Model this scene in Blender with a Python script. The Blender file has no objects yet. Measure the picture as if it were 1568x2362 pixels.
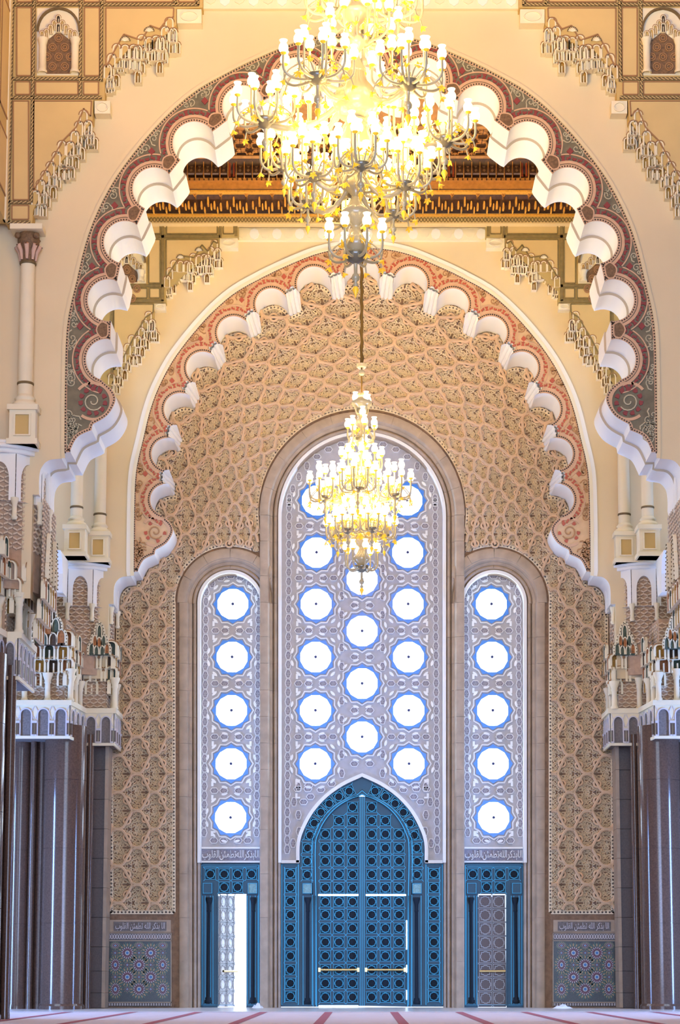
import bpy, math, random
import numpy as np
from mathutils import Vector
random.seed(7)
SC = bpy.context.scene
COL = SC.collection
PI = math.pi

# ---------------------------------------------------------------- camera
F_PX = 4510.0                      # focal length in pixels of the 1568 x 2362 frame
PITCH = math.atan(.1229)
CAM_H = .964
CX, CY0 = 835.0, 2247 - F_PX * math.tan(PITCH)
cam_data = bpy.data.cameras.new('camera')
cam = bpy.data.objects.new('camera', cam_data)
COL.objects.link(cam)
SC.camera = cam
cam_data.sensor_fit = 'AUTO'
cam_data.sensor_width = 36.0
cam_data.lens = F_PX / 2362 * 36
cam_data.shift_x = (784 - CX) / 2362
cam_data.shift_y = (CY0 - 1181) / 2362
cam_data.clip_end = 300
cam.location = (0, 0, CAM_H)
cam.rotation_euler = (PI / 2 + PITCH, 0, 0)

# ---------------------------------------------------------------- sky, daylight, exposure
world = bpy.data.worlds.new('daylight')
SC.world = world
world.use_nodes = True
bg = world.node_tree.nodes['Background']
bg.inputs[0].default_value = (.62, .78, 1.0, 1)
bg.inputs[1].default_value = 4.0
SC.view_settings.view_transform = 'Standard'
SC.view_settings.look = 'None'
SC.view_settings.gamma = 1
SC.view_settings.use_curve_mapping = False
SC.view_settings.exposure = 0.22
SC.cycles.max_bounces = 6
SC.cycles.glossy_bounces = 3
def area_light(name, loc, rot, sx, sy, power, color, portal=False):
    l = bpy.data.lights.new(name, 'AREA')
    l.shape = 'RECTANGLE'; l.size = sx; l.size_y = sy; l.energy = power; l.color = color
    if portal: l.cycles.is_portal = True
    o = bpy.data.objects.new(name, l); COL.objects.link(o)
    o.location = loc; o.rotation_euler = rot
    return o
# daylight that falls through the open doors at the far end of the hall, behind the camera
area_light('hall_daylight', (0, -14.0, 5.6), (PI / 2, 0, 0), 22, 9, 5000, (.36, .50, 1.0))
# added tall narrow lamp in each aisle: cools the lower walls, streaks the shafts
for sx in (-1, 1):
    area_light('aisle_fill', (sx * 15.5, 47.5, 3.4), (PI / 2, 0, sx * math.radians(62)), 1.2, 6.5, 1750, (.24, .44, 1.0))
WARM = (1.0, .72, .26)
CH1_W, CH2_W = 9000.0, 8000.0

# ---------------------------------------------------------------- pixel rays on upright planes
_c, _s = math.cos(PITCH), math.sin(PITCH)
def P(px, py, Y):
    u = (px - CX) / F_PX; v = -(py - CY0) / F_PX
    t = Y / (_c - v * _s)
    return (u * t, Y, CAM_H + (_s + v * _c) * t)
def XZ(px, py, Y):
    a = P(px, py, Y); return (a[0], a[2])
YA, YB, YK, YW = 42.5, 55.0, 56.46, 57.0     # near arch, far arch, carved back wall, window screens
TA, TB = 1.87, YK - YB                        # depth of the two arch reveals
RAB = 1.295
def mA(dx, y): return XZ(832 + dx, y, YA)
def mB(dx, y): return XZ(835 + dx / RAB, 2247 - (2247 - y) / RAB, YB)
PXA, PXB, PXK, PXW = YA / F_PX, YB / F_PX, YK / F_PX, YW / F_PX

# ---------------------------------------------------------------- mesh helpers
class MB:
    def __init__(s): s.v, s.f, s.m, s.i = [], [], [], 0
    def add(s, vs, fs, m=0):
        n = len(s.v); s.v.extend(vs)
        for f in fs: s.f.append(tuple(a + n for a in f)); s.m.append(m)
    def box(s, x0, x1, y0, y1, z0, z1, m=0):
        s.add([(x0,y0,z0),(x1,y0,z0),(x1,y1,z0),(x0,y1,z0),(x0,y0,z1),(x1,y0,z1),(x1,y1,z1),(x0,y1,z1)],
              [(0,1,5,4),(1,2,6,5),(2,3,7,6),(3,0,4,7),(4,5,6,7),(3,2,1,0)], m)
    def poly(s, pts, y0, y1=None, m=0, ms=None):
        """upright polygon (x,z) facing the camera at depth y0, with sides back to y1"""
        n = len(pts)
        a = sum(pts[i][0]*pts[(i+1)%n][1]-pts[(i+1)%n][0]*pts[i][1] for i in range(n))
        if a < 0: pts = pts[::-1]
        vs = [(p[0], y0, p[1]) for p in pts]; fs = [tuple(range(n))]
        s.add(vs, fs, m)
        if y1 is not None:
            s.add(vs + [(p[0], y1, p[1]) for p in pts],
                  [(i, i+n, (i+1)%n+n, (i+1)%n) for i in range(n)], m if ms is None else ms)
    def ring(s, outer, inner, y, m=0):
        n = len(outer)
        s.add([(p[0],y,p[1]) for p in outer]+[(p[0],y,p[1]) for p in inner],
              [(i,(i+1)%n,(i+1)%n+n,i+n) for i in range(n)], m)
    def wall(s, pts, y0, y1, m=0, closed=True):
        n = len(pts); k = n if closed else n-1
        s.add([(p[0],y0,p[1]) for p in pts]+[(p[0],y1,p[1]) for p in pts],
              [(i,(i+1)%n,(i+1)%n+n,i+n) for i in range(k)], m)
    def loft(s, rows, m=0, closed=False, cap=False):
        n = len(rows[0]); vs = [p for r in rows for p in r]; fs = []
        for j in range(len(rows)-1):
            for i in range(n if closed else n-1):
                a = j*n+i; b = j*n+(i+1)%n
                fs.append((a, b, b+n, a+n))
        if cap: fs.append(tuple(range(n-1,-1,-1))); fs.append(tuple((len(rows)-1)*n+i for i in range(n)))
        s.add(vs, fs, m)
    def lathe(s, prof, c=(0,0,0), k=16, m=0, ax=None):
        rows = [[(c[0]+r*math.cos(2*PI*i/k), c[1]+r*math.sin(2*PI*i/k), c[2]+z) for i in range(k)] for r, z in prof]
        s.loft(rows, m, True)
    def tube(s, pts, r, k=6, m=0, closed=False):
        p = np.array(pts, float); n = len(p)
        if n < 2: return
        t = np.roll(p,-1,0)-np.roll(p,1,0) if closed else np.gradient(p, axis=0)
        t /= np.maximum(np.linalg.norm(t,axis=1,keepdims=True),1e-9)
        ref = np.where(np.abs(t[:,1:2])>.9, np.array([[1.,0,0]]), np.array([[0,1.,0]]))
        a = np.cross(t, ref); a /= np.maximum(np.linalg.norm(a,axis=1,keepdims=True),1e-9)
        b = np.cross(t, a)
        rr = np.broadcast_to(np.asarray(r,float),(n,))[:,None]
        rows = []
        ang = [2*PI*i/k for i in range(k)]
        ring = np.stack([p+rr*(math.cos(g)*a+math.sin(g)*b) for g in ang],1)
        rows = [[tuple(q) for q in ring[i]] for i in range(n)]
        if closed: rows.append(rows[0])
        s.loft(rows, m, True)
    def ribbon(s, pts, w, y0, y1, m=0, closed=False):
        """flat strap (x,z) of width w, proud from y1 to y0"""
        p = np.array(pts, float); n = len(p)
        if n < 2: return
        t = np.roll(p,-1,0)-np.roll(p,1,0) if closed else np.gradient(p, axis=0)
        t /= np.maximum(np.linalg.norm(t,axis=1,keepdims=True),1e-9)
        nn = np.stack([-t[:,1], t[:,0]],1)*w/2
        L, R = p+nn, p-nn
        rows = [[(L[i][0],y1,L[i][1]),(L[i][0],y0,L[i][1]),(R[i][0],y0,R[i][1]),(R[i][0],y1,R[i][1])] for i in range(n)]
        if closed: rows.append(rows[0])
        s.loft(rows, m)
    def strap(s, pts, w, y, h, m=0):
        """half round strap lying on the plane y, height h"""
        p = np.array(pts, float); n = len(p)
        if n < 2: return
        t = np.gradient(p, axis=0); t /= np.maximum(np.linalg.norm(t,axis=1,keepdims=True),1e-9)
        nn = np.stack([-t[:,1], t[:,0]],1)*w/2
        rows = []
        for i in range(n):
            rows.append([(p[i][0]+nn[i][0]*a, y-h*b, p[i][1]+nn[i][1]*a) for a,b in ((1,0),(.8,.8),(.25,1),(0,.8),(-.25,1),(-.8,.8),(-1,0))])
        s.loft(rows, m)
    def vein(s, pts, w, y, h, m=0):
        p = np.array(pts, float); n = len(p)
        t = np.gradient(p, axis=0); t /= np.maximum(np.linalg.norm(t,axis=1,keepdims=True),1e-9)
        a, c = p[:,0], p[:,1]; ox, oz = -t[:,1]*w/2, t[:,0]*w/2
        i0 = len(s.v)
        for i in range(n): s.v += [(a[i]+ox[i],y,c[i]+oz[i]),(a[i],y-h,c[i]),(a[i]-ox[i],y,c[i]-oz[i])]
        for i in range(n-1):
            k = i0+3*i; s.f += [(k,k+1,k+4,k+3),(k+1,k+2,k+5,k+4)]; s.m += [m,m]
    def mesh(s, name, mats, smooth=False):
        me = bpy.data.meshes.new(name)
        me.from_pydata(s.v, [], s.f)
        if not isinstance(mats,(list,tuple)): mats = [mats]
        for a in mats: me.materials.append(a)
        if len(mats) > 1: me.polygons.foreach_set('material_index', np.array(s.m, np.int32))
        if smooth: me.polygons.foreach_set('use_smooth', np.ones(len(s.f), bool))
        me.update()
        return me
    def build(s, name, mats, parent=None, smooth=False):
        return link(name, s.mesh(name, mats, smooth), parent)
def link(name, me, parent=None, loc=None, scale=None, rot=None):
    o = bpy.data.objects.new(name, me); COL.objects.link(o)
    if parent is not None: o.parent = parent
    if loc is not None: o.location = loc
    if scale is not None: o.scale = scale
    if rot is not None: o.rotation_euler = rot
    return o
def smooth_by_angle(me, deg=35):
    me.polygons.foreach_set('use_smooth', np.ones(len(me.polygons), bool))
    me.set_sharp_from_angle(angle=math.radians(deg))
def thing(name, label, cat, group=None, loc=(0,0,0)):
    o = bpy.data.objects.new(name, None); COL.objects.link(o); o.location = loc
    o.empty_display_size = .2
    o['label'] = label; o['category'] = cat
    if group: o['group'] = group
    return o
def struct(name, label, mb=None, mats=None, smooth=False):
    if mb is None:
        o = bpy.data.objects.new(name, None); COL.objects.link(o)
    else: o = mb.build(name, mats, None, smooth)
    o['kind'] = 'structure'; o['label'] = label; o['category'] = name.split('_')[0]
    return o
def stuff(o): o['kind'] = 'stuff'; return o

# ---------------------------------------------------------------- materials
def material(name, col, rough=.6, metal=0.0, var=.0, scale=3.0, bump=0.0, bscale=30.0, col2=None, emit=None, estr=0.0, spec=.5, trans=0.0):
    m = bpy.data.materials.new(name); m.use_nodes = True
    nt = m.node_tree; b = nt.nodes['Principled BSDF']
    b.inputs['Base Color'].default_value = (*col, 1)
    b.inputs['Roughness'].default_value = rough
    b.inputs['Metallic'].default_value = metal
    b.inputs['Specular IOR Level'].default_value = spec
    if trans: b.inputs['Transmission Weight'].default_value = trans
    if emit: b.inputs['Emission Color'].default_value = (*emit, 1); b.inputs['Emission Strength'].default_value = estr
    if var or bump:
        tc = nt.nodes.new('ShaderNodeTexCoord')
    if var:
        n = nt.nodes.new('ShaderNodeTexNoise'); n.inputs['Scale'].default_value = scale; n.inputs['Detail'].default_value = 6
        nt.links.new(tc.outputs['Object'], n.inputs['Vector'])
        r = nt.nodes.new('ShaderNodeValToRGB')
        c2 = col2 or tuple(max(0, c*(1-var)) for c in col)
        r.color_ramp.elements[0].position = .3; r.color_ramp.elements[1].position = .7
        r.color_ramp.elements[0].color = (*c2, 1); r.color_ramp.elements[1].color = (*col, 1)
        nt.links.new(n.outputs[0], r.inputs[0]); nt.links.new(r.outputs[0], b.inputs['Base Color'])
    if bump:
        n2 = nt.nodes.new('ShaderNodeTexNoise'); n2.inputs['Scale'].default_value = bscale; n2.inputs['Detail'].default_value = 4
        nt.links.new(tc.outputs['Object'], n2.inputs['Vector'])
        bp = nt.nodes.new('ShaderNodeBump'); bp.inputs['Strength'].default_value = bump; bp.inputs['Distance'].default_value = .05
        nt.links.new(n2.outputs[0], bp.inputs['Height']); nt.links.new(bp.outputs[0], b.inputs['Normal'])
    return m
M = {}
M['plaster'] = material('tan_plaster', (.75,.60,.37), .8, var=.08, scale=.6, bump=.06, bscale=4)
M['field'] = material('ochre_field', (.60,.41,.15), .8, var=.1, scale=.8)
M['field2'] = material('ochre_panel', (.67,.48,.21), .8, var=.08, scale=1.5)
M['white'] = material('white_plaster', (.86,.82,.75), .7, var=.03, scale=1)
M['cream'] = material('cream_plaster', (.83,.73,.52), .7, var=.06, scale=2)
M['rope'] = material('brown_rope_paint', (.20,.13,.05), .7, var=.4, scale=9)
M['line'] = material('brown_line_paint', (.33,.17,.07), .7)
M['olive'] = material('olive_line_paint', (.25,.18,.06), .7, var=.3, scale=9)
M['oliveband'] = material('olive_band_paint', (.45,.33,.12), .7)
M['band'] = material('painted_band', (.20,.165,.10), .7, var=.35, scale=5)
M['bandB'] = material('painted_band_far', (.70,.47,.26), .7, var=.15, scale=5)
M['pink'] = material('pink_strapwork', (.66,.40,.24), .7, var=.1, scale=6)
M['red'] = material('red_inlay', (.25,.035,.03), .6)
M['redB'] = material('orange_red_inlay', (.45,.09,.045), .6)
M['vine'] = material('pale_vine', (.50,.43,.28), .7)
M['vineB'] = material('brown_vine_far', (.40,.20,.08), .7)
M['dark'] = material('dark_brown_inlay', (.05,.03,.02), .7)
M['medal'] = material('ochre_medallion', (.24,.13,.06), .7, var=.5, scale=25)
M['carve'] = material('carved_ground', (.30,.175,.10), .85, var=.35, scale=7, bump=.5, bscale=18)
M['leaf'] = material('carved_leaf_relief', (.88,.72,.50), .8, var=.15, scale=8)
M['strap'] = material('carved_strap_relief', (.74,.49,.29), .75, var=.12, scale=4)
M['lens_hole'] = material('strap_lens_hole', (.15,.09,.065), .8)
M['groove'] = material('soffit_step_shade', (.52,.42,.28), .8)  # darker tan than the lobes: shade of the step put into its colour
M['stone'] = material('portal_stone', (.46,.335,.225), .45, var=.25, scale=3, bump=.03, bscale=60)
M['granite'] = material('brown_granite', (.15,.088,.062), .13, var=.35, scale=25)
M['granite2'] = material('dark_granite_block', (.13,.085,.065), .3, var=.3, scale=22)
M['screen'] = material('pale_screen', (.50,.47,.47), .7, var=.12, scale=6)
M['screenl'] = material('screen_outline', (.74,.72,.70), .6)
M['plate'] = material('mauve_plate', (.36,.32,.36), .7, var=.35, scale=30)
M['lens'] = material('ivory_lens', (.86,.85,.82), .5)
M['pane'] = material('lit_pane', (1,1,1), .4, emit=(.66,.82,1.0), estr=11.0)
M['starblue'] = material('blue_star_glass', (.03,.13,.42), .25, emit=(.02,.17,.62), estr=.42)
M['knob'] = material('dark_blue_knob', (.005,.01,.12), .4)
M['door'] = material('blue_door_metal', (.001,.045,.080), .36, .3, var=.3, scale=2)
M['doord'] = material('dark_blue_recess', (.0008,.010,.022), .8, .0)
M['doorl'] = material('light_blue_raised_line', (.010,.19,.30), .3, .4)
M['brass'] = material('brass', (.62,.47,.22), .3, .9)
M['lantern'] = material('pale_green_lantern_glass', (.20,.42,.42), .35, var=.4, scale=25)
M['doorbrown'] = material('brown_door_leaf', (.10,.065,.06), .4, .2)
M['doorpale'] = material('sunlit_door_leaf', (.93,.94,.95), .5)  # daylight glare on the open leaf put into its white base colour
M['doorline2'] = material('grey_raised_line', (.42,.42,.45), .4)
M['wood'] = material('orange_carved_wood', (.58,.25,.05), .5, var=.3, scale=8, bump=.2)
M['woodd'] = material('dark_carved_wood', (.10,.035,.009), .5, var=.5, scale=12)
M['woodg'] = material('gilded_wood', (.85,.42,.06), .45, var=.3, scale=20)
M['woodp'] = material('painted_wood_panel', (.17,.09,.045), .5, var=.4, scale=25)
M['woodr'] = material('red_painted_wood', (.30,.05,.015), .5)
M['diam'] = material('pale_painted_diamond', (.40,.24,.13), .6)
M['ochre'] = material('yellow_ochre_niche', (.55,.30,.05), .7, var=.3, scale=6)
M['niche'] = material('dark_niche', (.09,.05,.025), .7, var=.4, scale=8)
M['greenn'] = material('green_painted_niche', (.10,.13,.09), .7, var=.5, scale=12)
M['orangen'] = material('orange_painted_niche', (.50,.19,.06), .7, var=.5, scale=12)
M['weave'] = material('tan_woven_brick', (.50,.33,.21), .8, var=.2, scale=9)
M['weavel'] = material('pale_woven_brick', (.62,.48,.34), .8)
M['carpet'] = material('lavender_carpet', (.78,.70,.80), .9, var=.08, scale=2)
M['stripe'] = material('red_carpet_stripe', (.42,.12,.17), .9)
M['marble'] = material('white_marble', (.75,.74,.76), .25, var=.1, scale=1.5)
M['shade'] = material('milk_glass_shade', (1,.95,.8), .3, emit=(1.0,.84,.50), estr=1.9)
M['glass'] = material('amber_clear_glass', (.33,.28,.20), .12, emit=(1.0,.70,.26), estr=.12, spec=.8)
M['bowl'] = material('smoked_glass_bowl', (.20,.17,.11), .12, spec=.9)
M['gold'] = material('gold_glass_flower', (.85,.50,.03), .25, emit=(1.0,.55,.03), estr=.35)
M['bronze'] = material('bronze_sleeve', (.20,.11,.02), .4, .6)
M['zblack'] = material('dark_tile_ground', (.055,.06,.055), .3, var=.5, scale=30)
M['zred'] = material('oxblood_tile', (.16,.02,.05), .3)
M['zblue'] = material('cobalt_tile', (.03,.16,.42), .3)
M['zwhite'] = material('white_tile', (.55,.55,.55), .3)
M['ztan'] = material('tan_tile', (.38,.27,.13), .3)
M['zgreen'] = material('green_tile', (.05,.11,.08), .3)
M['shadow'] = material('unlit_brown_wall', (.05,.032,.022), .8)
M['rag'] = material('white_cloth', (.8,.82,.85), .9)
M['lav'] = material('lilac_frieze_relief', (.60,.56,.58), .7)
M['gp'] = material('frieze_ground', (.22,.19,.18), .8, var=.4, scale=20)
M['pinkdot'] = material('pink_boss', (.62,.40,.30), .7)

def arc_pts(c, r, a0, a1, n):
    return [(c[0]+r*math.cos(a0+(a1-a0)*i/(n-1)), c[1]+r*math.sin(a0+(a1-a0)*i/(n-1))) for i in range(n)]
def catmull(pts, per=6):
    out = []
    p = [pts[0]]+list(pts)+[pts[-1]]
    for i in range(1, len(p)-2):
        for k in range(per):
            t = k/per
            out.append(tuple(.5*((2*p[i][d])+(-p[i-1][d]+p[i+1][d])*t+(2*p[i-1][d]-5*p[i][d]+4*p[i+1][d]-p[i+2][d])*t*t+(-p[i-1][d]+3*p[i][d]-3*p[i+1][d]+p[i+2][d])*t**3) for d in range(len(pts[0]))))
    out.append(tuple(pts[-1]))
    return out
def resample(pts, step):
    p = np.array(pts, float); d = np.r_[0, np.cumsum(np.linalg.norm(np.diff(p,axis=0),axis=1))]
    n = max(2, int(d[-1]/step)+1); t = np.linspace(0, d[-1], n)
    return [tuple(q) for q in np.stack([np.interp(t, d, p[:,k]) for k in range(p.shape[1])],1)]
def inside(pt, poly):
    x, y = pt; c = False; j = len(poly)-1
    for i in range(len(poly)):
        if (poly[i][1] > y) != (poly[j][1] > y) and x < (poly[j][0]-poly[i][0])*(y-poly[i][1])/(poly[j][1]-poly[i][1])+poly[i][0]: c = not c
        j = i
    return c

# ================================================================ the two lobed arches
LOBES = [((-52,170),[(0,106)],(52,170)), ((92,186),[(147,132)],(186,214)), ((224,232),[(277,198),(320,240)],(307,277)),
         ((341,303),[(390,282),(435,327)],(415,368)), ((440,400),[(477.5,389),(527.7,431)],(497,479.5)),
         ((514.7,516.8),[(541,512.4),(593.6,563)],(553,606)), ((562,648),[(584.5,644.6),(629.8,699)],(576,740)),
         ((578,786),[(600,780),(631.6,831)],(599,876.5))]
def fit_circle(pts):
    A = np.array([[2*x, 2*y, 1] for x, y in pts]); b = np.array([x*x+y*y for x, y in pts])
    s = np.linalg.lstsq(A, b, rcond=None)[0]
    return s[0], s[1], math.sqrt(s[2]+s[0]**2+s[1]**2)
CIRC = []
def arch_profile(niche):
    """right half of the opening, apex to jamb, in pixels of the near arch; niche: rounded niches in the cusps"""
    out = []; CIRC.clear(); cusps = []
    for k, (a, via, e) in enumerate(LOBES):
        cx, cy, r = fit_circle([a]+via+[e]); CIRC.append((cx, cy, r))
        a0 = math.atan2(a[1]-cy, a[0]-cx); a1 = math.atan2(e[1]-cy, e[0]-cx)
        if k == 0: a0 = -PI/2
        while a1 < a0: a1 += 2*PI
        n = 13 if k == 0 else 25
        pts = arc_pts((cx,cy), r, a0, a1, n)
        if out:
            p, q = out[-1], pts[0]; cusps.append((p, q))
            mx, my = (p[0]+q[0])/2, (p[1]+q[1])/2; dx, dy = q[0]-p[0], q[1]-p[1]; L = math.hypot(dx, dy)
            for j in range(1, 8):
                g = j/8
                h = 30*math.sqrt(max(0,1-(2*g-1)**4)) if niche else 0
                out.append((p[0]+dx*g+dy/L*h, p[1]+dy*g-dx/L*h))
        out += pts
    tail = catmull([(599,876.5),(573,900),(566,925),(584.5,958),(617,978)], 4)[1:]
    tail += [(619.5,983),(620.7,992)]
    tail += catmull([(620.7,992),(653,1008),(669.6,1037.6)], 5)[1:]+[(669.6,1043),(690,1043),(690,1058)]
    tail += catmull([(690,1058),(720,1062),(737,1080),(742,1106),(742,1141)], 4)[1:]+[(757,1141)]
    return out+tail, len(out), cusps
def full(half): return [(-x, y) for x, y in half[::-1]]+[p for p in half if p[0] > 0.01 or p is half[0]][1 if abs(half[0][0])<.01 else 0:]
OUTER = catmull([(0,79),(70,82),(142,98),(228,133),(309,172),(390,220),(471,295),(552,395),(600.6,479.5),(631,557),(653,646),(675,748),(680.5,874.6),(682,1043)], 5)
def offset(pts, d):
    p = np.array(pts, float); t = np.gradient(p, axis=0); t /= np.maximum(np.linalg.norm(t,axis=1,keepdims=True),1e-9)
    return [tuple(q) for q in p+np.stack([t[:,1], -t[:,0]],1)*d]

def arch_wall(name, label, mp, Y, T, px, far):
    half, nl, cusps = arch_profile(far); flat, _, _ = arch_profile(False)
    k = px
    root = struct(name, label)
    # plain plaster face round the arch (a plate with the outer curve cut out) and its back
    F = [mp(x, y) for x, y in full(OUTER[:-1]+[(686,1043),(686,1058)]+half[-18:][-17:])]
    outer = [mp(x, y) for x, y in full(OUTER[:-1]+[(682,1043),(690,1043)]+half[-18:])]
    zt = 27.0 if not far else mp(0,-40)[1]
    zb = 9.2 if not far else 9.3
    xl = F[0][0]
    b = MB()
    ring = [(-18,zb),(-18,zt),(18,zt),(18,zb)]
    b.poly([(-18,zb)]+[(outer[0][0],zb)]+outer+[(outer[-1][0],zb),(18,zb),(18,zt),(-18,zt)], Y, None)
    b.poly([(-18,zb),(outer[0][0],zb)]+[mp(x,y) for x,y in full(flat)]+[(outer[-1][0],zb),(18,zb),(18,zt),(-18,zt)], Y+T, None)
    b.wall([(outer[0][0],zb),outer[0]], Y, Y+T, 0, False); b.wall([(outer[-1][0],zb),outer[-1]], Y, Y+T, 0, False)
    face = b.build('plaster_face', [M['plaster']], root)
    # white lobed soffit
    fr = full(half); bk = full(flat); n = len(fr)
    inn = offset(bk, -5)
    rows = []
    def row(pts2, yy): return [(mp(x,y)[0], yy, mp(x,y)[1]) for x,y in pts2]
    mix = lambda t: [(a[0]*(1-t)+c[0]*t, a[1]*(1-t)+c[1]*t) for a, c in zip(fr, bk)]
    P2 = np.array(fr); tt = np.diff(P2, axis=0); an = np.arctan2(tt[:,1], tt[:,0])
    cut = [0]+[i for i in range(1, n-1) if abs((an[i]-an[i-1]+PI) % (2*PI)-PI) > math.radians(26 if not far else 30)]+[n-1]
    for i0, i1 in zip(cut[:-1], cut[1:]):
        s = MB(); sl = slice(i0, i1+1)
        if far: s.loft([row(fr[sl], Y), row(mix(.5)[sl], Y+T*.5), row(bk[sl], Y+T)], 0)
        else:
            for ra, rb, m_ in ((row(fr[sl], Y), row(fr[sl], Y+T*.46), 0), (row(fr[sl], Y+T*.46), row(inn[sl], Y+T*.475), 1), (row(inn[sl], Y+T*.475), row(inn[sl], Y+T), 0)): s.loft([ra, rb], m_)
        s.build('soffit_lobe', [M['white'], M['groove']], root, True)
    # fluted pieces in the cusps of the far arch
    if far:
        for p, q in cusps:
            for sg in (1, -1):
                f = MB()
                dx, dy = q[0]-p[0], q[1]-p[1]; L = math.hypot(dx, dy); nx, ny = dy/L, -dx/L
                for g in (-.3, 0, .3):
                    mx, my = (p[0]+q[0])/2+dx*g, (p[1]+q[1])/2+dy*g
                    a0 = mp(sg*(mx+nx*26), my+ny*26); a1 = mp(sg*(mx+nx*2), my+ny*2)
                    f.tube([(a0[0],Y+.06,a0[1]),(a0[0]*.5+a1[0]*.5,Y+T*.5,a0[1]*.5+a1[1]*.5),(a1[0],Y+T*.97,a1[1])], .075, 6)
                f.build('fluted_console', [M['white']], root, True)
    # painted band between lobes and outer curve
    inner = full(half[:-20])
    bb = MB(); yb = Y+.03
    op = [mp(x,y) for x,y in full(OUTER)]; ip = [mp(x,y) for x,y in inner]
    for sg in (1, -1):
        oo = [mp(sg*x,y) for x,y in OUTER]; ii = [mp(sg*x,y) for x,y in half[:-20]]
        bb.poly(oo+ii[::-1], yb, None)
    ground = M['bandB'] if far else M['band']
    bb.build('painted_band', [ground], root)
    # rim mouldings
    r = MB()
    r.ribbon([mp(x,y) for x,y in full(offset(OUTER, 5)+[(686,1058)])], 8*k, Y-.05, Y+.05)
    r.build('rim_moulding', [M['cream'] if far else M['plaster']], root)
    if far:
        r = MB(); r.ribbon([mp(x,y) for x,y in full(offset(OUTER, 14)+[(694,1058)])], 12*k, Y-.04, Y+.05); r.build('rim_moulding', [M['white']], root)
    c = MB(); c.ribbon([mp(x,y) for x,y in full(OUTER)], 7*k, Y+.01, Y+.05)
    c.build('chain_border', [M['pink']], root)
    ch = MB()
    for i, (x, y) in enumerate(resample(full(OUTER), 7.0)):
        u = mp(x, y); ch.box(u[0]-1.9*k, u[0]+1.9*k, Y-.002, Y+.03, u[1]-1.9*k, u[1]+1.9*k)
    # lobes: chain, pink straps, red keys
    OPEN = [(-3, half[0][1])]+half+[(-3, 1141)]
    def union_arcs(d):
        segs = []
        for i, (cx, cy, rr) in enumerate(CIRC):
            R = rr+d; cur = []
            for j in range(96):
                a = -PI+2*PI*j/95-.6
                pt = (cx+R*math.cos(a), cy+R*math.sin(a))
                ok = pt[0] > -1 and pt[1] < 880+d and not any(math.hypot(pt[0]-c2[0], pt[1]-c2[1]) < c2[2]+d-.5 for q, c2 in enumerate(CIRC) if q != i)
                ok = ok and not inside(pt, OPEN) and not (pt[1] > 860 and pt[0] < 600)
                if ok: cur.append(pt)
                else:
                    if len(cur) > 3: segs.append(cur)
                    cur = []
            if len(cur) > 3: segs.append(cur)
        return segs
    lobe_line = half[:nl]+half[nl:-17]
    for sgn in (1, -1):
        T2 = lambda q: [mp(sgn*x, y) for x, y in q]
        edges = [(offset(half[:-18], 4), offset(half[:-18], 3.5))] if not far else [(e_, e_) for e_ in union_arcs(4)]+[(offset(half[nl+1:-18], 4),)*2]
        for e_, e2 in edges:
            st = MB(); st.ribbon(T2(e_), 8*k, Y+.005, yb); st.build('lobe_edging', [M['pink']], root)
            for x, y in resample(e2, 6.2):
                u = mp(sgn*x, y); ch.box(u[0]-1.6*k, u[0]+1.6*k, Y-.006, Y+.01, u[1]-1.6*k, u[1]+1.6*k)
        for d, w in ((13, 7), (31, 3)):
            for sg in union_arcs(d):
                s2 = MB(); s2.ribbon(T2(sg), w*k, Y+.006, yb); s2.build('pink_strapwork', [M['pink']], root)
        keys = MB()
        nk = 0
        for d in (22,):
            for sg in union_arcs(d):
                for i, (x, y) in enumerate(resample(sg, 12.5)):
                    j = min(range(len(sg)), key=lambda q: math.hypot(sg[q][0]-x, sg[q][1]-y))
                    g = sg[min(j+1, len(sg)-1)]; h = sg[max(j-1, 0)]
                    an = math.atan2(g[1]-h[1], g[0]-h[0]); ca, sa = math.cos(an), math.sin(an)
                    big = i % 4 == 2
                    shp = [(-5,-6),(5,-6),(2.2,0),(5,6),(-5,6),(-2.2,0)] if big else [(-5,-2),(1,-2),(1,-5),(5,-5),(5,1.5),(-1,1.5),(-1,5),(-5,5)] if i%2 else [(-5,2),(-1,5),(5,2),(5,-2),(0,-1),(-5,-3)]
                    kk = MB(); kk.poly(T2([(x+a*ca-b2*sa, y+a*sa+b2*ca) for a,b2 in shp]), Y+.004, yb)
                    kk.build('red_key_inlay', [M['redB'] if far else M['red']], root)
        # medallions at the cusps
        for p, q in cusps:
            if far: continue
            dx, dy = q[0]-p[0], q[1]-p[1]; L = math.hypot(dx, dy); nx, ny = dy/L, -dx/L
            mx, my = (p[0]+q[0])/2, (p[1]+q[1])/2
            shp = [(p[0]+dx*.2+nx*7, p[1]+dy*.2+ny*7),(p[0]+dx*.8+nx*7, p[1]+dy*.8+ny*7),(mx+dx*.42+nx*22, my+dy*.42+ny*22),(mx+nx*33, my+ny*33),(mx-dx*.42+nx*22, my-dy*.42+ny*22)]
            md = MB(); md.poly(T2(shp), Y+.0, yb); md.build('cusp_medallion', [M['medal']], root)
            mo = MB(); mo.ribbon(T2(catmull(shp+[shp[0]], 3)), 3.2*k, Y-.012, yb); mo.build('medallion_edging', [M['pink']], root)
        # scroll at the foot
        cc = (618, 925)
        s2 = MB(); s2.ribbon(T2(arc_pts(cc, 42, .9, 5.6, 30)), 7*k, Y+.004, yb); s2.build('pink_strapwork', [M['pink']], root)
        sp = MB(); sp.ribbon(T2([(cc[0]+(4+t*.9)*math.cos(t*.42), cc[1]+(4+t*.9)*math.sin(t*.42)) for t in range(0, 22)]), 3*k, Y+.004, yb); sp.build('scroll_spiral', [M['vineB'] if far else M['vine']], root)
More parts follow.
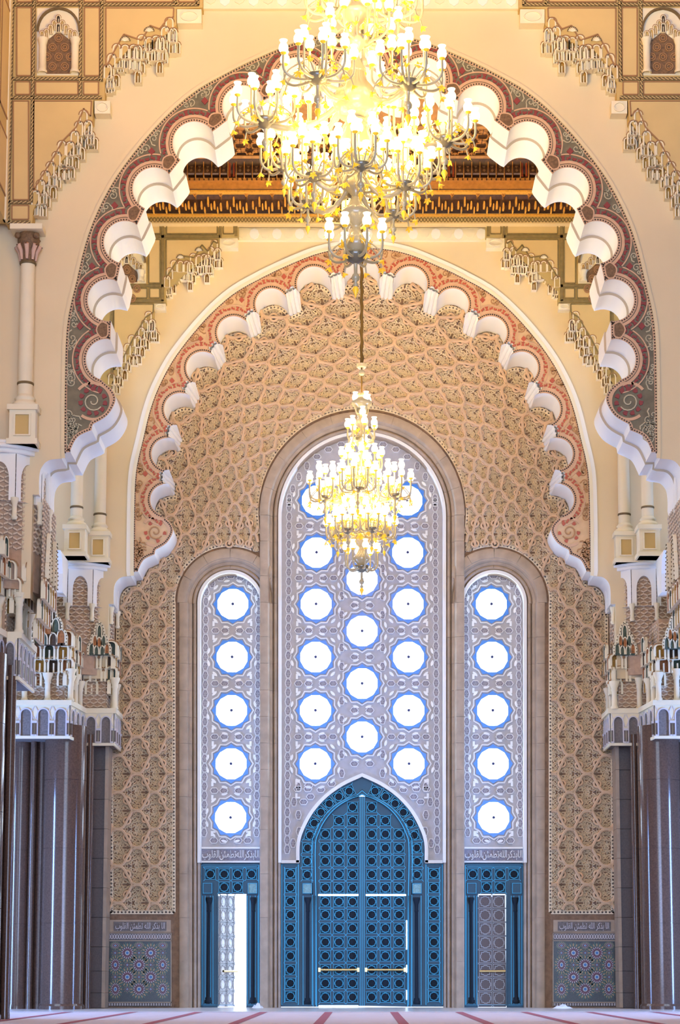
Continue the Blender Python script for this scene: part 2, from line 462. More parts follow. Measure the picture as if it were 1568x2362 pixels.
        for R, nn in ((29, 11), (49, 0)):
            for i in range(nn):
                a = .7+i*2*PI/nn
                if far and i % 2: continue
                kk = MB(); kk.poly(T2([(cc[0]+R2*math.cos(a+da), cc[1]+R2*math.sin(a+da)) for R2, da in ((R-5,-.2),(R+5,-.12),(R+4,.1),(R,.22),(R-5,.12))]), Y+.003, yb)
                kk.build('red_key_inlay', [M['redB'] if far else M['red']], root)
        # scrolling vines on the ground between
        vn = MB(); mat_v = M['vineB'] if far else M['vine']
        arcs = [p2 for sg in union_arcs(34) for p2 in sg]
        flip = 1
        line = resample(OUTER, 15)
        for i, (x, y) in enumerate(line):
            d0, near = min((math.hypot(x-a[0], y-a[1]), a) for a in arcs)
            gap = d0-4
            if gap < 9: continue
            mn = max(1, int(gap//19))
            for j in range(mn):
                f = (j+.5)/mn*gap/d0+3/d0
                cx2, cy2 = x+(near[0]-x)*f, y+(near[1]-y)*f
                if cy2 > 1015: continue
                if math.hypot(cx2-cc[0], cy2-cc[1]) < 58: continue
                R = min(10.5, gap/mn*.5); flip = -flip; a0 = random.random()*6
                vn.ribbon(T2([(cx2+R*(1-t/19)*math.cos(a0+flip*t*.5), cy2+R*(1-t/19)*math.sin(a0+flip*t*.5)) for t in range(0, 17)]), 2.2*k, Y+.008, yb)
                vn.ribbon(T2([(cx2+R*math.cos(a0), cy2+R*math.sin(a0)),(cx2+1.5*R*math.cos(a0-.4*flip), cy2+1.5*R*math.sin(a0-.4*flip)),(cx2+1.75*R*math.cos(a0-.9*flip), cy2+1.75*R*math.sin(a0-.9*flip))]), 3*k, Y+.008, yb)
        stuff(vn.build('scrolling_vines', [mat_v], root))
        for i, (cx, cy, rr) in enumerate(CIRC[1:7]):
            c2 = CIRC[i+2]
            mx, my = (cx+c2[0])/2, (cy+c2[1])/2
            d0, near = min((math.hypot(mx-o[0], my-o[1]), o) for o in OUTER)
            x, y = near[0]+(mx-near[0])*.30, near[1]+(my-near[1])*.30
            dm = MB(); dm.poly(T2([(x,y-9),(x+8,y),(x,y+9),(x-8,y)]), Y+.002, yb); dm.build('red_flower_inlay', [M['redB'] if far else M['red']], root)
    stuff(ch.build('chain_beads', [M['dark']], root))
    return root, half, flat

wall_front, HALF, FLAT = arch_wall('wall_front', 'tan plaster wall with the nearer lobed arch and its painted band', mA, YA, TA, PXA, False)
wall_mid, _, _ = arch_wall('wall_middle', 'tan plaster wall with the farther lobed arch framing the carved back wall', mB, YB, TB, PXB, True)

# ---------------------------------------------------------------- stalactite cells and painted corner fields
def cell_mesh(name, back, w=1.0, h=1.8, d=1.0):
    b = MB()
    def arch(wd, top, bot):
        pts = [(-wd, bot)]
        pts += [(-wd, top-wd*1.3)]+[(-wd*math.cos(a*PI/8)**.8 if a < 4 else 0, top-wd*1.3+wd*1.3*math.sin(a*PI/8)) for a in range(1, 5)]
        r = [(-x, z) for x, z in pts[::-1]][1:]
        return pts+r
    o = arch(w/2, h/2, -h/2); i = arch(w*.33, h/2-.14, -h/2+.02)
    b.ring(o, i, 0, 0); b.wall(i, 0, d*.45, 1, True); b.poly(i, d*.45, None, 1)
    b.wall(o, 0, d, 0, True)
    b.box(-.06, .06, .1, d*.44, -h/2+.02, h*.12, 2)
    b.ribbon([(x*1.22, z*1.0+(.07 if z > 0 else 0)) for x, z in o[1:-1]], .10, -.02, .1, 3)
    return b.mesh(name, [M['cream'], back, M['cream'], M['line']])
CELL = {k: cell_mesh('muqarnas_cell', m) for k, m in (('o', M['field']), ('y', M['ochre']), ('d', M['niche']), ('g', M['greenn']), ('r', M['orangen']))}
def shell_mesh():
    b = MB()
    for i in range(7):
        a = PI*(i+.5)/7
        b.tube([(0,-.02,0),(.3*math.cos(a),-.08,.3*math.sin(a)),(.42*math.cos(a),-.02,.45*math.sin(a))], [.05,.075,.05], 6)
    b.ribbon(arc_pts((0,-.02), .5, 0, PI, 12), .1, -.05, .05, 1)
    return b.mesh('shell_fan', [M['cream'], M['rope']])
SHELL = shell_mesh()
FR1 = dict(top=[(1145,215),(1115,275),(1085,340),(1170,285),(960,330),(1055,335),(1010,345),(935,400),(795,390),(905,395),(850,395),(760,455),(735,525)],
           low=[(1190,345),(1158,350),(1110,412),(1075,475),(985,415),(955,475),(930,540),(870,455),(815,470),(830,440),(785,565),(755,600),(735,610),(1040,405)],
           shell=[(850,325),(1010,262)])
FR2 = dict(top=[(575,832),(545,905),(515,970),(485,1040),(430,1035),(395,1108),(355,1175),(322,1235),(290,1295),(255,1365),(605,900)],
           low=[(640,985),(600,985),(555,1052),(515,1112),(455,1190),(487,1175),(425,1190),(395,1240),(365,1312),(325,1372),(300,1432),(275,1430)],
           shell=[])
def corner_field(mp, Y, px, parent, lay, far):
    rope = M['olive'] if far else M['rope']; line = M['olive'] if far else M['line']
    for sgn in (1, -1):
        X = lambda x, y: mp(sgn*(832-x), y) if not far else XZ(835+sgn*(835-x), y, YB)
        poly = [X(*p) for p in lay['outline']]
        f = MB(); f.poly(poly, Y-.34, Y); f.build('corner_field', [M['oliveband'] if far else M['field']], parent)
        for (x0, y0, x1, y1) in lay['ropes']:
            vert = abs(y1-y0) > abs(x1-x0); w = lay['w']
            a, c = X(x0,y0), X(x1,y1)
            r = MB(); r.ribbon([a,c], w*px, Y-.365, Y-.34)
            if not far:
                L = math.hypot(x1-x0,y1-y0); n = int(L/9)
                for i in range(n):
                    t = (i+.5)/n; u = (x0+(x1-x0)*t, y0+(y1-y0)*t)
                    e = ((2.5,4.5) if vert else (4.5,2.5))
                    r.ribbon([X(u[0]-e[0],u[1]+e[1]),X(u[0]+e[0],u[1]-e[1])], 1.6*px, Y-.372, Y-.36, 1)
            r.build('rope_border', [rope, M['field2']], parent)
        for pts in lay['panels']:
            if len(pts) == 4 and not isinstance(pts[0], tuple): x0,y0,x1,y1 = pts; pts = [(x0,y0),(x1,y0),(x1,y1),(x0,y1)]
            q = [X(*p) for p in pts]
            pl = MB(); pl.poly(q, Y-.355, Y-.34); o = pl.build('painted_panel', [M['field2']], parent)
            q2 = q+[q[0],q[1]]
            fr = MB()
            for i in range(len(q)): fr.ribbon([q[i], q[(i+1)%len(q)]], (3.2 if not far else 3.0)*px, Y-.365, Y-.34)
            fr.build('panel_line', [line], o)
        for fz in lay['friezes']:
            mid = [(cx+14, cy+58) for cx, cy in fz['top'][::2]]+[(cx-8, cy+66) for cx, cy in fz['top'][1::2]]
            for kind, lst in (('top', fz['top']), ('mid', mid), ('low', fz['low'])):
                for i, (cx, cy) in enumerate(lst):
                    x, y = cx*.3444, cy*.3444
                    if far: x, y = 835+(x-832)/RAB, 2247-(2247-y)/RAB+lay['dy']
                    u = X(x, y); top = kind == 'top'
                    sx = 19.5*PXA*(1 if top else .9 if kind == 'mid' else .85)/ (1 if not far else 1.0)
                    o = link('muqarnas_cell', CELL['o' if top and not far else 'r' if top else 'y'], parent, (u[0], Y-(.36 if top else .28 if kind == 'mid' else .20), u[1]), (sx, .30 if top else .20, sx))
            for (cx, cy) in fz['shell']:
                x, y = cx*.3444, cy*.3444
                if far: x, y = 835+(x-832)/RAB, 2247-(2247-y)/RAB+lay['dy']
                u = X(x, y); link('shell_fan', SHELL, parent, (u[0], Y-.36, u[1]), (24*PXA,)*3)
        for (x0,y0,x1,y1) in lay['corbels']:
            b = MB(); q = [X(x0,y0),X(x1,y0),X(x1,y1),X(x0,y1)]
            b.poly(q, Y-.30, Y); cx, cy = (x0+x1)/2, (y0+y1)/2
            b.ribbon([X(cx+(x1-x0)*.34*math.cos(a*.35), cy+(y1-y0)*.34*math.sin(a*.35)) for a in range(19)], 2.5*px, Y-.33, Y-.3)
            b.build('stucco_corbel', [M['cream']], parent)
        if lay.get('niche'):
            x0,y0,x1,y1 = lay['niche']; cx = (x0+x1)/2; s = (x1-x0)/100
            n = MB()
            arch = [(x0+2,y0+55)]+[(cx-48*s*math.cos(a*PI/16)**.9, y0+55-52*s*math.sin(a*PI/16)) for a in range(1,8)]+[(cx,y0+2)]
            arch = arch+[(2*cx-x,y) for x,y in arch[::-1]][1:]
            bx = [X(x0,y0),X(x1,y0),X(x1,y1),X(x0,y1)]
            n.poly(bx, Y-.35, Y-.34, 0)
            n.ribbon([X(*p) for p in arch], 5*px, Y-.42, Y-.35, 1)
            w = n.build('niche_window', [M['cream'], M['rope']], parent)
            g = MB(); q = [(cx-28*s,y1-3),(cx-28*s,y0+75),(cx-16*s,y0+66),(cx,y0+52),(cx+16*s,y0+66),(cx+28*s,y0+75),(cx+28*s,y1-3)]
            g.poly([X(*p) for p in q], Y-.36, None); g.build('niche_grille', [M['medal']], w)
            for (gx, gy) in ((0,70),(-14,91),(14,91),(0,113),(-14,135),(14,135),(-26,113),(26,113)):
                rr = MB()
                for R in (8.5, 4.5): rr.ribbon([X(cx+(gx+R*math.cos(a*PI/7))*s, y0+gy+R*math.sin(a*PI/7)) for a in range(15)], 2.6*px, Y-.385, Y-.36)
                rr.build('grille_rosette', [M['line']], w)
            for e in (-1, 1):
                c2 = MB(); a = X(cx+e*37*s, y1-3); t = X(cx+e*37*s, y0+72)
                c2.lathe([(.11,0),(.11,.06),(.085,.09),(.085,t[1]-a[1]-.16),(.12,t[1]-a[1]-.03),(.12,t[1]-a[1])], (a[0],Y-.40,a[1]), 10)
                c2.build('niche_colonnette', [M['cream']], w, True)
            for (gx, gy) in ((0,30),(-9,42),(9,42),(-18,52),(18,52),(-27,62),(27,62),(-37,66),(37,66),(0,48)):
                u = X(cx+gx*s, y0+gy); link('niche_hood_cell', CELL['d' if gx == 0 else 'o'], w, (u[0],Y-.43,u[1]), (.105,.08,.12))
LAYA = dict(outline=[(30,-90),(470,-90),(470,34),(410,36),(410,74),(392,92),(360,110),(300,130),(262,170),(246,206),(246,246),(220,246),(218,292),(180,345),(140,395),(110,440),(82,498),(80,530),(20,530)],
    w=8.5,
    ropes=[(38,-80,25,528),(86,-80,78,482),(192,-80,190,240),(240,-80,238,205),(408,-80,407,30),(459,-80,459,30),(34,28,462,28),(34,198,240,198),(30,241,240,241),(27,481,78,481),(24,527,76,527)],
    panels=[(45,35,78,191),(200,35,234,191),(42,205,75,234),(88,205,185,234),(198,205,232,234),(46,-70,80,22),(92,-70,186,22),(199,-70,234,22),(248,-70,402,22),(415,-70,453,22),
            [(249,36),(404,36),(403,58),(392,58),(372,84),(350,76),(330,110),(290,96),(270,130),(249,172)],(37,249,72,475),
            [(84,249),(216,249),(214,284),(198,266),(180,310),(150,340),(124,386),(84,452)],(34,488,72,520)],
    friezes=[FR1,FR2], corbels=[(411,36,467,68),(222,246,258,275)], niche=(91,36,191,190))
LAYB = dict(outline=[(260,506),(552,506),(552,557),(507,559),(507,590),(470,610),(430,640),(385,680),(385,706),(358,708),(356,745),(320,800),(290,850),(262,890),(255,905),(200,905),(200,506)],
    w=7, dy=8,
    ropes=[(378,522,378,704),(510,520,510,560),(546,520,546,556),(250,521,548,521),(250,556,510,556),(250,669,380,669),(250,704,380,704),(262,704,262,880)],
    panels=[(387,527,503,550),(517,527,541,550),(300,527,372,550),[(386,563),(504,563),(504,572),(494,566),(482,590),(468,575),(450,604),(418,600),(386,650)],(348,675,371,697),(270,675,342,697),
            (346,563,372,663),[(266,711),(357,711),(356,730),(340,740),(310,790),(290,830),(266,862)]],
    friezes=[FR1,FR2], corbels=[(508,558,550,580),(358,708,384,722)], niche=(252,563,340,664))
corner_field(mA, YA, PXA, wall_front, LAYA, False)
corner_field(mB, YB, PXB, wall_mid, LAYB, True)
# stucco frieze over each arch
for mp, Y, px, par, x1, y0, y1, ya in ((mA, YA, PXA, wall_front, 362, -30, 26, 0), (mB, YB, PXB, wall_mid, 372, 22, 60, 0)):
    b = MB(); b.poly([mp(-x1,y0),mp(x1,y0),mp(x1,y1),mp(-x1,y1)], Y-.12, Y)
    o = b.build('stucco_frieze', [M['cream']], par)
    n = 22
    for i in range(n):
        cx = -x1+(i+.5)*2*x1/n; cy = (y0+y1)/2; d = MB()
        h = (y1-y0)*.42; wv = x1/n*.86
        d.poly([mp(cx+wv*math.cos(a), cy+h*math.sin(a)*(1 if i%2 else .8)) for a in [q*PI/4 for q in range(8)]], Y-.15, Y-.12)
        d.build('stucco_cartouche', [M['white'] if i%2 else M['cream']], o)

# ================================================================ the hall: floor, ceilings, side walls
fl = MB(); fl.box(-18, 18, -13, 60, -.4, 0)
floor = struct('floor', 'pale lavender carpeted floor with red stripes and a marble threshold', fl, [M['carpet']])
mt = MB(); mt.box(-18, 18, 50.6, 56.9, 0, .012); mt.build('marble_threshold', [M['marble']], floor)
for i in range(-5, 6):
    x = i*1.66-.85
    st = MB(); st.add([(x-.10,-10,.006),(x+.10,-10,.006),(x+.10,50.5,.006),(x-.10,50.5,.006)], [(0,1,2,3)]); st.build('carpet_stripe', [M['stripe']], floor)
st = MB(); st.add([(-12,50.2,.007),(12,50.2,.007),(12,50.35,.007),(-12,50.35,.007)], [(0,1,2,3)]); st.build('carpet_stripe', [M['stripe']], floor)
cl = MB(); cl.box(-18, 18, -13, 44.4, 27.0, 27.4); struct('ceiling', 'plain ceiling of the near hall bay', cl, [M['wood']])
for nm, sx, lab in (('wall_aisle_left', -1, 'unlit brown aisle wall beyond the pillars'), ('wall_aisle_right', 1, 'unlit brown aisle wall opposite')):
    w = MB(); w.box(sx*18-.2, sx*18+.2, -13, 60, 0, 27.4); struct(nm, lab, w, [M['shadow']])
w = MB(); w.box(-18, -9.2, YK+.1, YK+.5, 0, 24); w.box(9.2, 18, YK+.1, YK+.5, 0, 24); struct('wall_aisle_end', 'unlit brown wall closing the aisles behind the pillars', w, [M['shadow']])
# side wall of the near bay above its columns (a sliver shows beside the corner)
wl = struct('wall_left', 'ochre side wall with line panels meeting the near arch wall')
z1 = P(22,530,YA)[2]
b = MB(); b.box(-8.35, -7.98, 30, YA-.36, z1, 27); b.build('upper_field', [M['field']], wl)
b = MB(); b.box(-8.9, -8.75, 30, YA, 9, z1); b.build('lower_recess', [M['plaster']], wl)
for (ya, yb, za, zb2) in ((41.0,42.0,18.2,19.6),(41.0,42.0,20,22.6),(41.0,42.0,22.9,26.5),(39.2,40.8,18.2,22.6),(39.2,40.8,22.9,26.5),(37,39,18.2,26.5)):
    p = MB(); p.box(-7.985, -7.965, ya, yb, za, zb2); o = p.build('painted_panel', [M['field2']], wl)
    f = MB()
    for e in ((ya,ya+.05,za,zb2),(yb-.05,yb,za,zb2),(ya,yb,za,za+.05),(ya,yb,zb2-.05,zb2)): f.box(-7.97,-7.955,*e)
    f.build('panel_line', [M['line']], o)
pr = MB(); pr.box(-8.02, -7.94, YA-.62, YA-.42, z1, 27); pr.build('corner_moulding', [M['cream']], wl)

# ---------------------------------------------------------------- carved wooden ceiling over the bay between the arches
ceil2 = struct('ceiling_carved', 'carved and painted cedar ceiling rising above the far arch wall')
def zy(y, Y): return P(835, y, Y)[2]
XL = 8.6
def course(name, mat, prof, parent=ceil2, x0=-XL, x1=XL):
    b = MB(); b.loft([[(x0,Y,z) for Y,z in prof],[(x1,Y,z) for Y,z in prof]]); return b.build(name, [mat], parent)
Yc = 54.66
course('chain_course', M['field2'], [(Yc,zy(524,Yc)),(Yc-.10,zy(518,Yc)),(Yc-.10,zy(503,Yc)),(Yc-.16,zy(500,Yc)),(Yc-.16,zy(497,Yc)),(Yc+.3,zy(497,Yc))])
cb = MB()
for i in range(-88, 89):
    x = i*.098
    cb.ribbon([(x-.045,zy(516,Yc)),(x,zy(510.5,Yc)),(x+.045,zy(505,Yc))], .022, Yc-.125, Yc-.10); cb.ribbon([(x-.045,zy(505,Yc)),(x,zy(510.5,Yc)),(x+.045,zy(516,Yc))], .022, Yc-.125, Yc-.10)
stuff(cb.build('chain_pattern', [M['olive']], ceil2))
Y1, Y2 = 54.6, 53.9
course('dark_frieze', M['woodd'], [(Y1,zy(499,Y1)),(Y1-.05,zy(485,Y1)),(Y2+.2,zy(460,Y2+.2)),(Y2,zy(443,Y2))])
for yy, Yv, mt2 in ((497,Y1-.1,'woodg'),(442,Y2-.12,'woodg')):
    b = MB(); b.box(-XL, XL, Yv-.05, Yv+.15, zy(yy+2,Yv), zy(yy-2,Yv)); b.build('gilded_fillet', [M[mt2]], ceil2)
# row of gilded stalactites and arches in the dark frieze
gm = MB()
gm.poly([(-.42,-.5),(.42,-.5),(.42,.2),(.3,.42),(0,.55),(-.3,.42),(-.42,.2)], 0, 1); GMESH = gm.mesh('gilded_stalactite', [M['woodg']])
gd = MB(); gd.poly([(-.2,-.5),(.2,-.5),(.2,.1),(0,.4),(-.2,.1)], -.02, None); 
s_ = 0
for i in range(-42, 43):
    x = i*.185
    ph = i % 4
    y = {0: 462, 1: 470, 2: 474, 3: 470}[ph]
    Yv = Y2+.12
    link('gilded_stalactite', GMESH, ceil2, (x, Yv, zy(y, Yv)), (.06,.22,.17 if ph != 0 else .22))
    if ph != 2: link('gilded_stalactite', GMESH, ceil2, (x+.09, Yv+.06, zy(y+10, Yv)), (.045,.22,.13))
for i in range(-11, 12):
    x = i*.74; Yv = Y2-.01
    a = MB(); a.ribbon([(x+.37*math.cos(PI-t*PI/10)*(.98), zy(455,Yv)+.22*math.sin(t*PI/10)**.8) for t in range(11)], .025, Yv-.03, Yv+.2); a.build('frieze_arch', [M['wood']], ceil2)
# beam
course('beam', M['wood'], [(Y2,zy(441,Y2)),(Y2-.18,zy(441,Y2)),(Y2-.18,zy(418,Y2-.18)),(Y2-.30,zy(417,Y2-.3)),(Y2-.30,zy(410,Y2-.3)),(Y2-.05,zy(409,Y2-.1))])
bp = MB()
for i in range(-60, 61): bp.box(i*.137-.02, i*.137+.02, Y2-.33, Y2-.3, zy(416,Y2-.3), zy(412,Y2-.3))
stuff(bp.build('beam_billets', [M['woodd']], ceil2))
# row of painted window panels with red colonnettes, then the lattice panels
Y3, Y4 = 53.75, 53.35
course('panel_course', M['woodd'], [(Y3,zy(410,Y3)),(Y4,zy(366,Y4)),(Y4-.12,zy(366,Y4-.12)),(Y4-.12,zy(360,Y4-.12)),(Y4-.05,zy(358,Y4-.05))])
pm = MB(); pm.poly([(-.42,-.5),(.42,-.5),(.42,.32),(.25,.45),(0,.52),(-.25,.45),(-.42,.32)], 0, .5, 0)
for c in (-.24, .16): pm.poly([(-.2,c),(0,c-.16),(.2,c),(0,c+.16)], -.12, 0, 1)
PMESH = pm.mesh('painted_wood_panel', [M['woodp'], M['diam']])
for i in range(-34, 35):
    x = i*.232; Yv = (Y3+Y4)/2-.09
    zc = zy(388, Yv)
    if (i+70) % 9 in (0,):
        for e in (-.07, .05):
            c = MB(); c.lathe([(.035,-.24),(.028,-.2),(.028,.2),(.04,.25)], (x+e, Yv, zc), 8); c.build('red_colonnette', [M['woodr']], ceil2)
    else: link('painted_wood_panel', PMESH, ceil2, (x, Yv, zc), (.21,.12,.50), (-.62,0,0))
    c = MB(); c.box(x+.105, x+.127, Yv-.05, Yv+.12, zc-.26, zc+.26); c.build('panel_stile', [M['wood']], ceil2)
# coved lattice coffers over it
Y5, Y6 = 53.25, 51.2
z5, z6 = zy(357,Y5), zy(285,Y6)
course('coffer_ground', M['woodd'], [(Y5,z5),(Y6,z6+.06)])
course('ceiling_boards', M['wood'], [(Y6,z6),(Y6-.1,z6-.08),(Y6-1.0,z6+.25),(44.5,z6+.5)])
nrm = Vector((0, -(z6-z5), Y6-Y5)).normalized()
def cof(u, v, h=0.0): # u across (m), v 0..1 up the cove
    return (u, Y5+(Y6-Y5)*v+(nrm.y*h if nrm.z < 0 else -nrm.y*h), z5+(z6-z5)*v+(nrm.z*h if nrm.z < 0 else -nrm.z*h))
for j in range(-4, 4):
    x0 = j*2.1+.2; pan = bpy.data.objects.new('lattice_coffer', None); COL.objects.link(pan); pan.parent = ceil2
    fr = MB()
    for (ua, va, ub, vb, w) in ((x0,0,x0,1,.09),(x0+2.1,0,x0+2.1,1,.09),(x0,.03,x0+2.1,.03,.06),(x0,.97,x0+2.1,.97,.06)):
        fr.tube([cof(ua,va,.08), cof(ub,vb,.08)], w, 4)
    fr.build('coffer_frame', [M['wood']], pan)
    for a in range(4):
        for bq in range(3):
            uc, vc = x0+.1+(a+.5)*1.9/4, .06+(bq+.5)*.88/3
            l = MB(); ru, rv = .23, .145
            pts = [cof(uc+ru*(1 if q%2==0 else .62)*math.cos(q*PI/8+PI/8), vc+rv*(1 if q%2==0 else .62)*math.sin(q*PI/8+PI/8), .05) for q in range(16)]
            l.tube(pts, .028, 4, 0, True)
            l.tube([cof(uc-ru,vc,.05),cof(uc-ru*.5,vc,.05)], .026, 4); l.tube([cof(uc+ru,vc,.05),cof(uc+ru*.5,vc,.05)], .026, 4)
            l.tube([cof(uc,vc-rv,.05),cof(uc,vc-rv*.5,.05)], .026, 4); l.tube([cof(uc,vc+rv,.05),cof(uc,vc+rv*.5,.05)], .026, 4)
            l.build('lattice_star', [M['wood']], pan)

# ================================================================ the carved back wall
def K(px, py): return XZ(px, py, YK)
wall_back = struct('wall_back', 'carved stucco back wall with interlaced strapwork above and beside the portal')
prof = [mB(x, y) for x, y in full(FLAT)]
left_low = [K(250,1424),K(268,1424),K(268,1722),K(251,1722),K(247,2340)]
right_low = [K(1670-250,1424),K(1670-268,1424),K(1670-268,1722),K(1670-251,1722),K(1670-247,2340)]
hole = [(424,2345),(424,1388)]+[(531-107*math.cos(a*PI/30),1388-107*math.sin(a*PI/30)) for a in range(1,20)]
hole = [p for p in hole if p[0] < 600]+[(610,1290),(610,1183)]+[(835-222*math.cos(a*PI/40),1183-222*math.sin(a*PI/40)) for a in range(1,20)]+[(835,961)]
hole = hole+[(1670-x,y) for x,y in hole[::-1]][1:]
b = MB(); b.poly([(-9.4,-.1),(-9.4,23),(9.4,23),(9.4,-.1)]+[K(*p) for p in hole[::-1]], YK+.004, None)
b.build('carved_ground', [M['carve']], wall_back)
# log-polar net of cells
CEN = (835., 1190.); DA = PI/17; R0 = 487.; DW = .0815   # half cell radially
def net(u, v):
    """u: cells along the arch (0 at the axis), v: half cells outward"""
    r = R0*math.exp(v*DW); a = u*DA; h = PI/2
    if abs(a) <= h: px, py = CEN[0]+r*math.sin(a), CEN[1]-r*math.cos(a)
    else: px, py = CEN[0]+math.copysign(r, a), CEN[1]+(abs(a)-h)*R0*.945
    return (px, py)
def region(px, py, m=0):
    if py > 2104-m: return False
    lo = 252 if py > 1722 else 268 if py > 1424 else 0
    if lo:
        if px < lo+m or px > 1670-lo-m: return False
    dx = abs(px-835)
    if dx < 238+m and py > 1183: return False
    if math.hypot(px-835, py-1183) < 240+m: return False
    for c in (531, 1139):
        if abs(px-c) < 128+m and py > 1388: return False
        if math.hypot(px-c, py-1388) < 128+m: return False
    return inside(K(px, py), REG) if py < 1424 else True
REG = [K(1670-262,1426)]+prof[::-1]+[K(262,1426)]
def wv(v):
    f = v-math.floor(v); sg = 1 if int(math.floor(v)) % 2 == 0 else -1
    return sg*(-1+2*(1-(1-f)**2.3)-.16*math.sin(3*PI*f)*f*(1-f)*4*.6)*1.12
sb = []
NU = 26
for k in range(-2*NU, 2*NU+1):
    cur = []
    for j in range(-10*18, 18*6):
        v = j/18
        u = .5*k+(1 if k % 2 == 0 else -1)*.25*wv(v)+.25
        p = net(u, v)
        if region(p[0], p[1], 1): cur.append(K(*p))
        else:
            if len(cur) > 3: sb.append(cur)
            cur = []
    if len(cur) > 3: sb.append(cur)
for i in range(0, len(sb)):
    s = MB(); s.strap(sb[i], .095, YK, .17); s.build('interlaced_strap', [M['strap']], wall_back, True)
kn = MB(); nk = 0
km = MB(); km.tube([(math.cos(a*PI/6), 0, math.sin(a*PI/6)) for a in range(12)], .36, 6, 0, True); 
KNOT = km.mesh('strap_knot', [M['strap']], True)
kh = MB(); kh.poly([(.62*math.cos(a*PI/4),.62*math.sin(a*PI/4)) for a in range(8)], 0, None); HOLE = kh.mesh('knot_hole', [M['dark']])
for k in range(-2*NU, 2*NU+1):
    for j in range(-10, 5):
        v = j+.30; u = .5*k+(1 if k % 2 == 0 else -1)*.25*wv(v)+.25
        p = net(u, v)
        if region(p[0], p[1], 3):
            sc = .108*min(1.05, math.exp(v*DW)) if abs(u*DA) < PI/2 else .10
            a = K(*p); nk += 1
            if nk <= 290: o = link('strap_knot', KNOT, wall_back, (a[0], YK-.08, a[1]), (sc,.13,sc)); link('knot_hole', HOLE, o, (0,-.2,0))
            else:
                kn.add([(a[0]+v_.co.x*sc, YK-.08+v_.co.y*.13, a[1]+v_.co.z*sc) for v_ in KNOT.vertices], [tuple(f_.vertices) for f_ in KNOT.polygons], 0)
                kn.add([(a[0]+v_.co.x*sc, YK-.106, a[1]+v_.co.z*sc) for v_ in HOLE.vertices], [tuple(f_.vertices) for f_ in HOLE.polygons], 1)
stuff(kn.build('strap_knots_rest', [M['strap'], M['dark']], wall_back, True))
lm = MB(); lm.poly([(0,-1),(.42,-.35),(.42,.35),(0,1),(-.42,.35),(-.42,-.35)], 0, None); LHOLE = lm.mesh('strap_lens', [M['lens_hole']])
for k in range(-NU, NU+1):
    for j in range(-10, 5):
        u0 = k+(.5 if j % 2 else 0); p = net(u0, j-1+.02); q = net(u0, j-1+.3)
        if region(p[0], p[1], 4) and region(q[0], q[1], 4):
            a, c = K(*p), K(*q); L = math.hypot(c[0]-a[0], c[1]-a[1])
            link('strap_lens', LHOLE, wall_back, ((a[0]+c[0])/2, YK-.10, (a[1]+c[1])/2), (L*.36,1,L*.46), (0,math.atan2(c[0]-a[0], c[1]-a[1]),0))
# foliage inside each cell
def leaf_template():
    L = []
    rows = ((-.78,(.06,)),(-.58,(.10,.24)),(-.34,(.09,.26)),(-.10,(.10,.25,.41)),(.14,(.09,.24,.39)),(.38,(.10,.27)),(.60,(.08,.2)),(.80,(.05,)))
    for s in (1, -1):
        L.append(catmull([(0,-.95),(s*.17,-.45),(s*.04,.1),(s*.2,.5),(0,.92)], 5)); L.append(catmull([(0,-.6),(s*.3,-.2),(s*.33,.25),(0,.6)], 5))
        for i, (y, xs) in enumerate(rows):
            for j, x in enumerate(xs):
                d = 1 if (i+j) % 2 else -1; a0 = 1.3*i+2.1*j
                L.append([(s*(x+.082*(1-t/13)*math.cos(a0+d*t*.75)), y+.17*(1-t/13)*math.sin(a0+d*t*.75)) for t in range(11)])
                L.append([(s*(x-.05), y-.14),(s*(x+.02), y-.02),(s*(x+.075), y+.13)])
    return L
LT = leaf_template()
for k in range(-NU, NU+1):
    for j in range(-11, 7):
        u0 = k+(.5 if j % 2 else 0)
        if not any(region(*net(u0+a, j+c), 0) for a, c in ((0,0),(0,-.8),(0,.8),(.3,0),(-.3,0),(.2,-.5),(-.2,-.5),(.2,.5),(-.2,.5))): continue
        s = MB(); safe = all(region(*net(u0+a, j+c), 2) for a, c in ((0,-1),(0,1),(.5,0),(-.5,0),(.4,-.6),(-.4,-.6),(.3,.6),(-.3,.6)))
        for l in LT:
            q = [net(u0+a*.92, j+c*1.0) for a, c in l]; q = q if safe else [t for t in q if region(t[0], t[1], 0)]
            if len(q) > 2:
                s.vein([K(*t) for t in q], .036, YK, .05)
        if s.v: s.build('carved_leaf_panel', [M['leaf']], wall_back)
# beaded borders
def beads(pts, name='beaded_border', par=wall_back, Y=YK, w=8, step=8.2, mat='leaf', k2=PXK, dk='dark'):
    r = MB(); r.ribbon([XZ(x,y,Y) for x,y in pts], w*k2, Y-.035, Y); o = r.build(name, [M[mat]], par)
    d = MB()
    for x, y in resample(pts, step):
        a = XZ(x,y,Y); e = w*.33*k2
        d.poly([(a[0]-e,a[1]),(a[0],a[1]-e),(a[0]+e,a[1]),(a[0],a[1]+e)], Y-.04, None)
    stuff(d.build('border_beads', [M[dk]], o))
def unK(xz):  # back to pixels on the back wall plane
    x, z = xz; dz = z-CAM_H; w = YK*_c+dz*_s; up = -YK*_s+dz*_c
    return (CX+F_PX*x/w, CY0-F_PX*up/w)
bprof = [unK(p) for p in [mB(x, y) for x, y in full(offset(FLAT, -1))]]
bprof = [(835+(x-835)*.991, 2247-(2247-y)*.996) for x, y in bprof]
beads([(272,1424)]+bprof+[(1398,1424)])
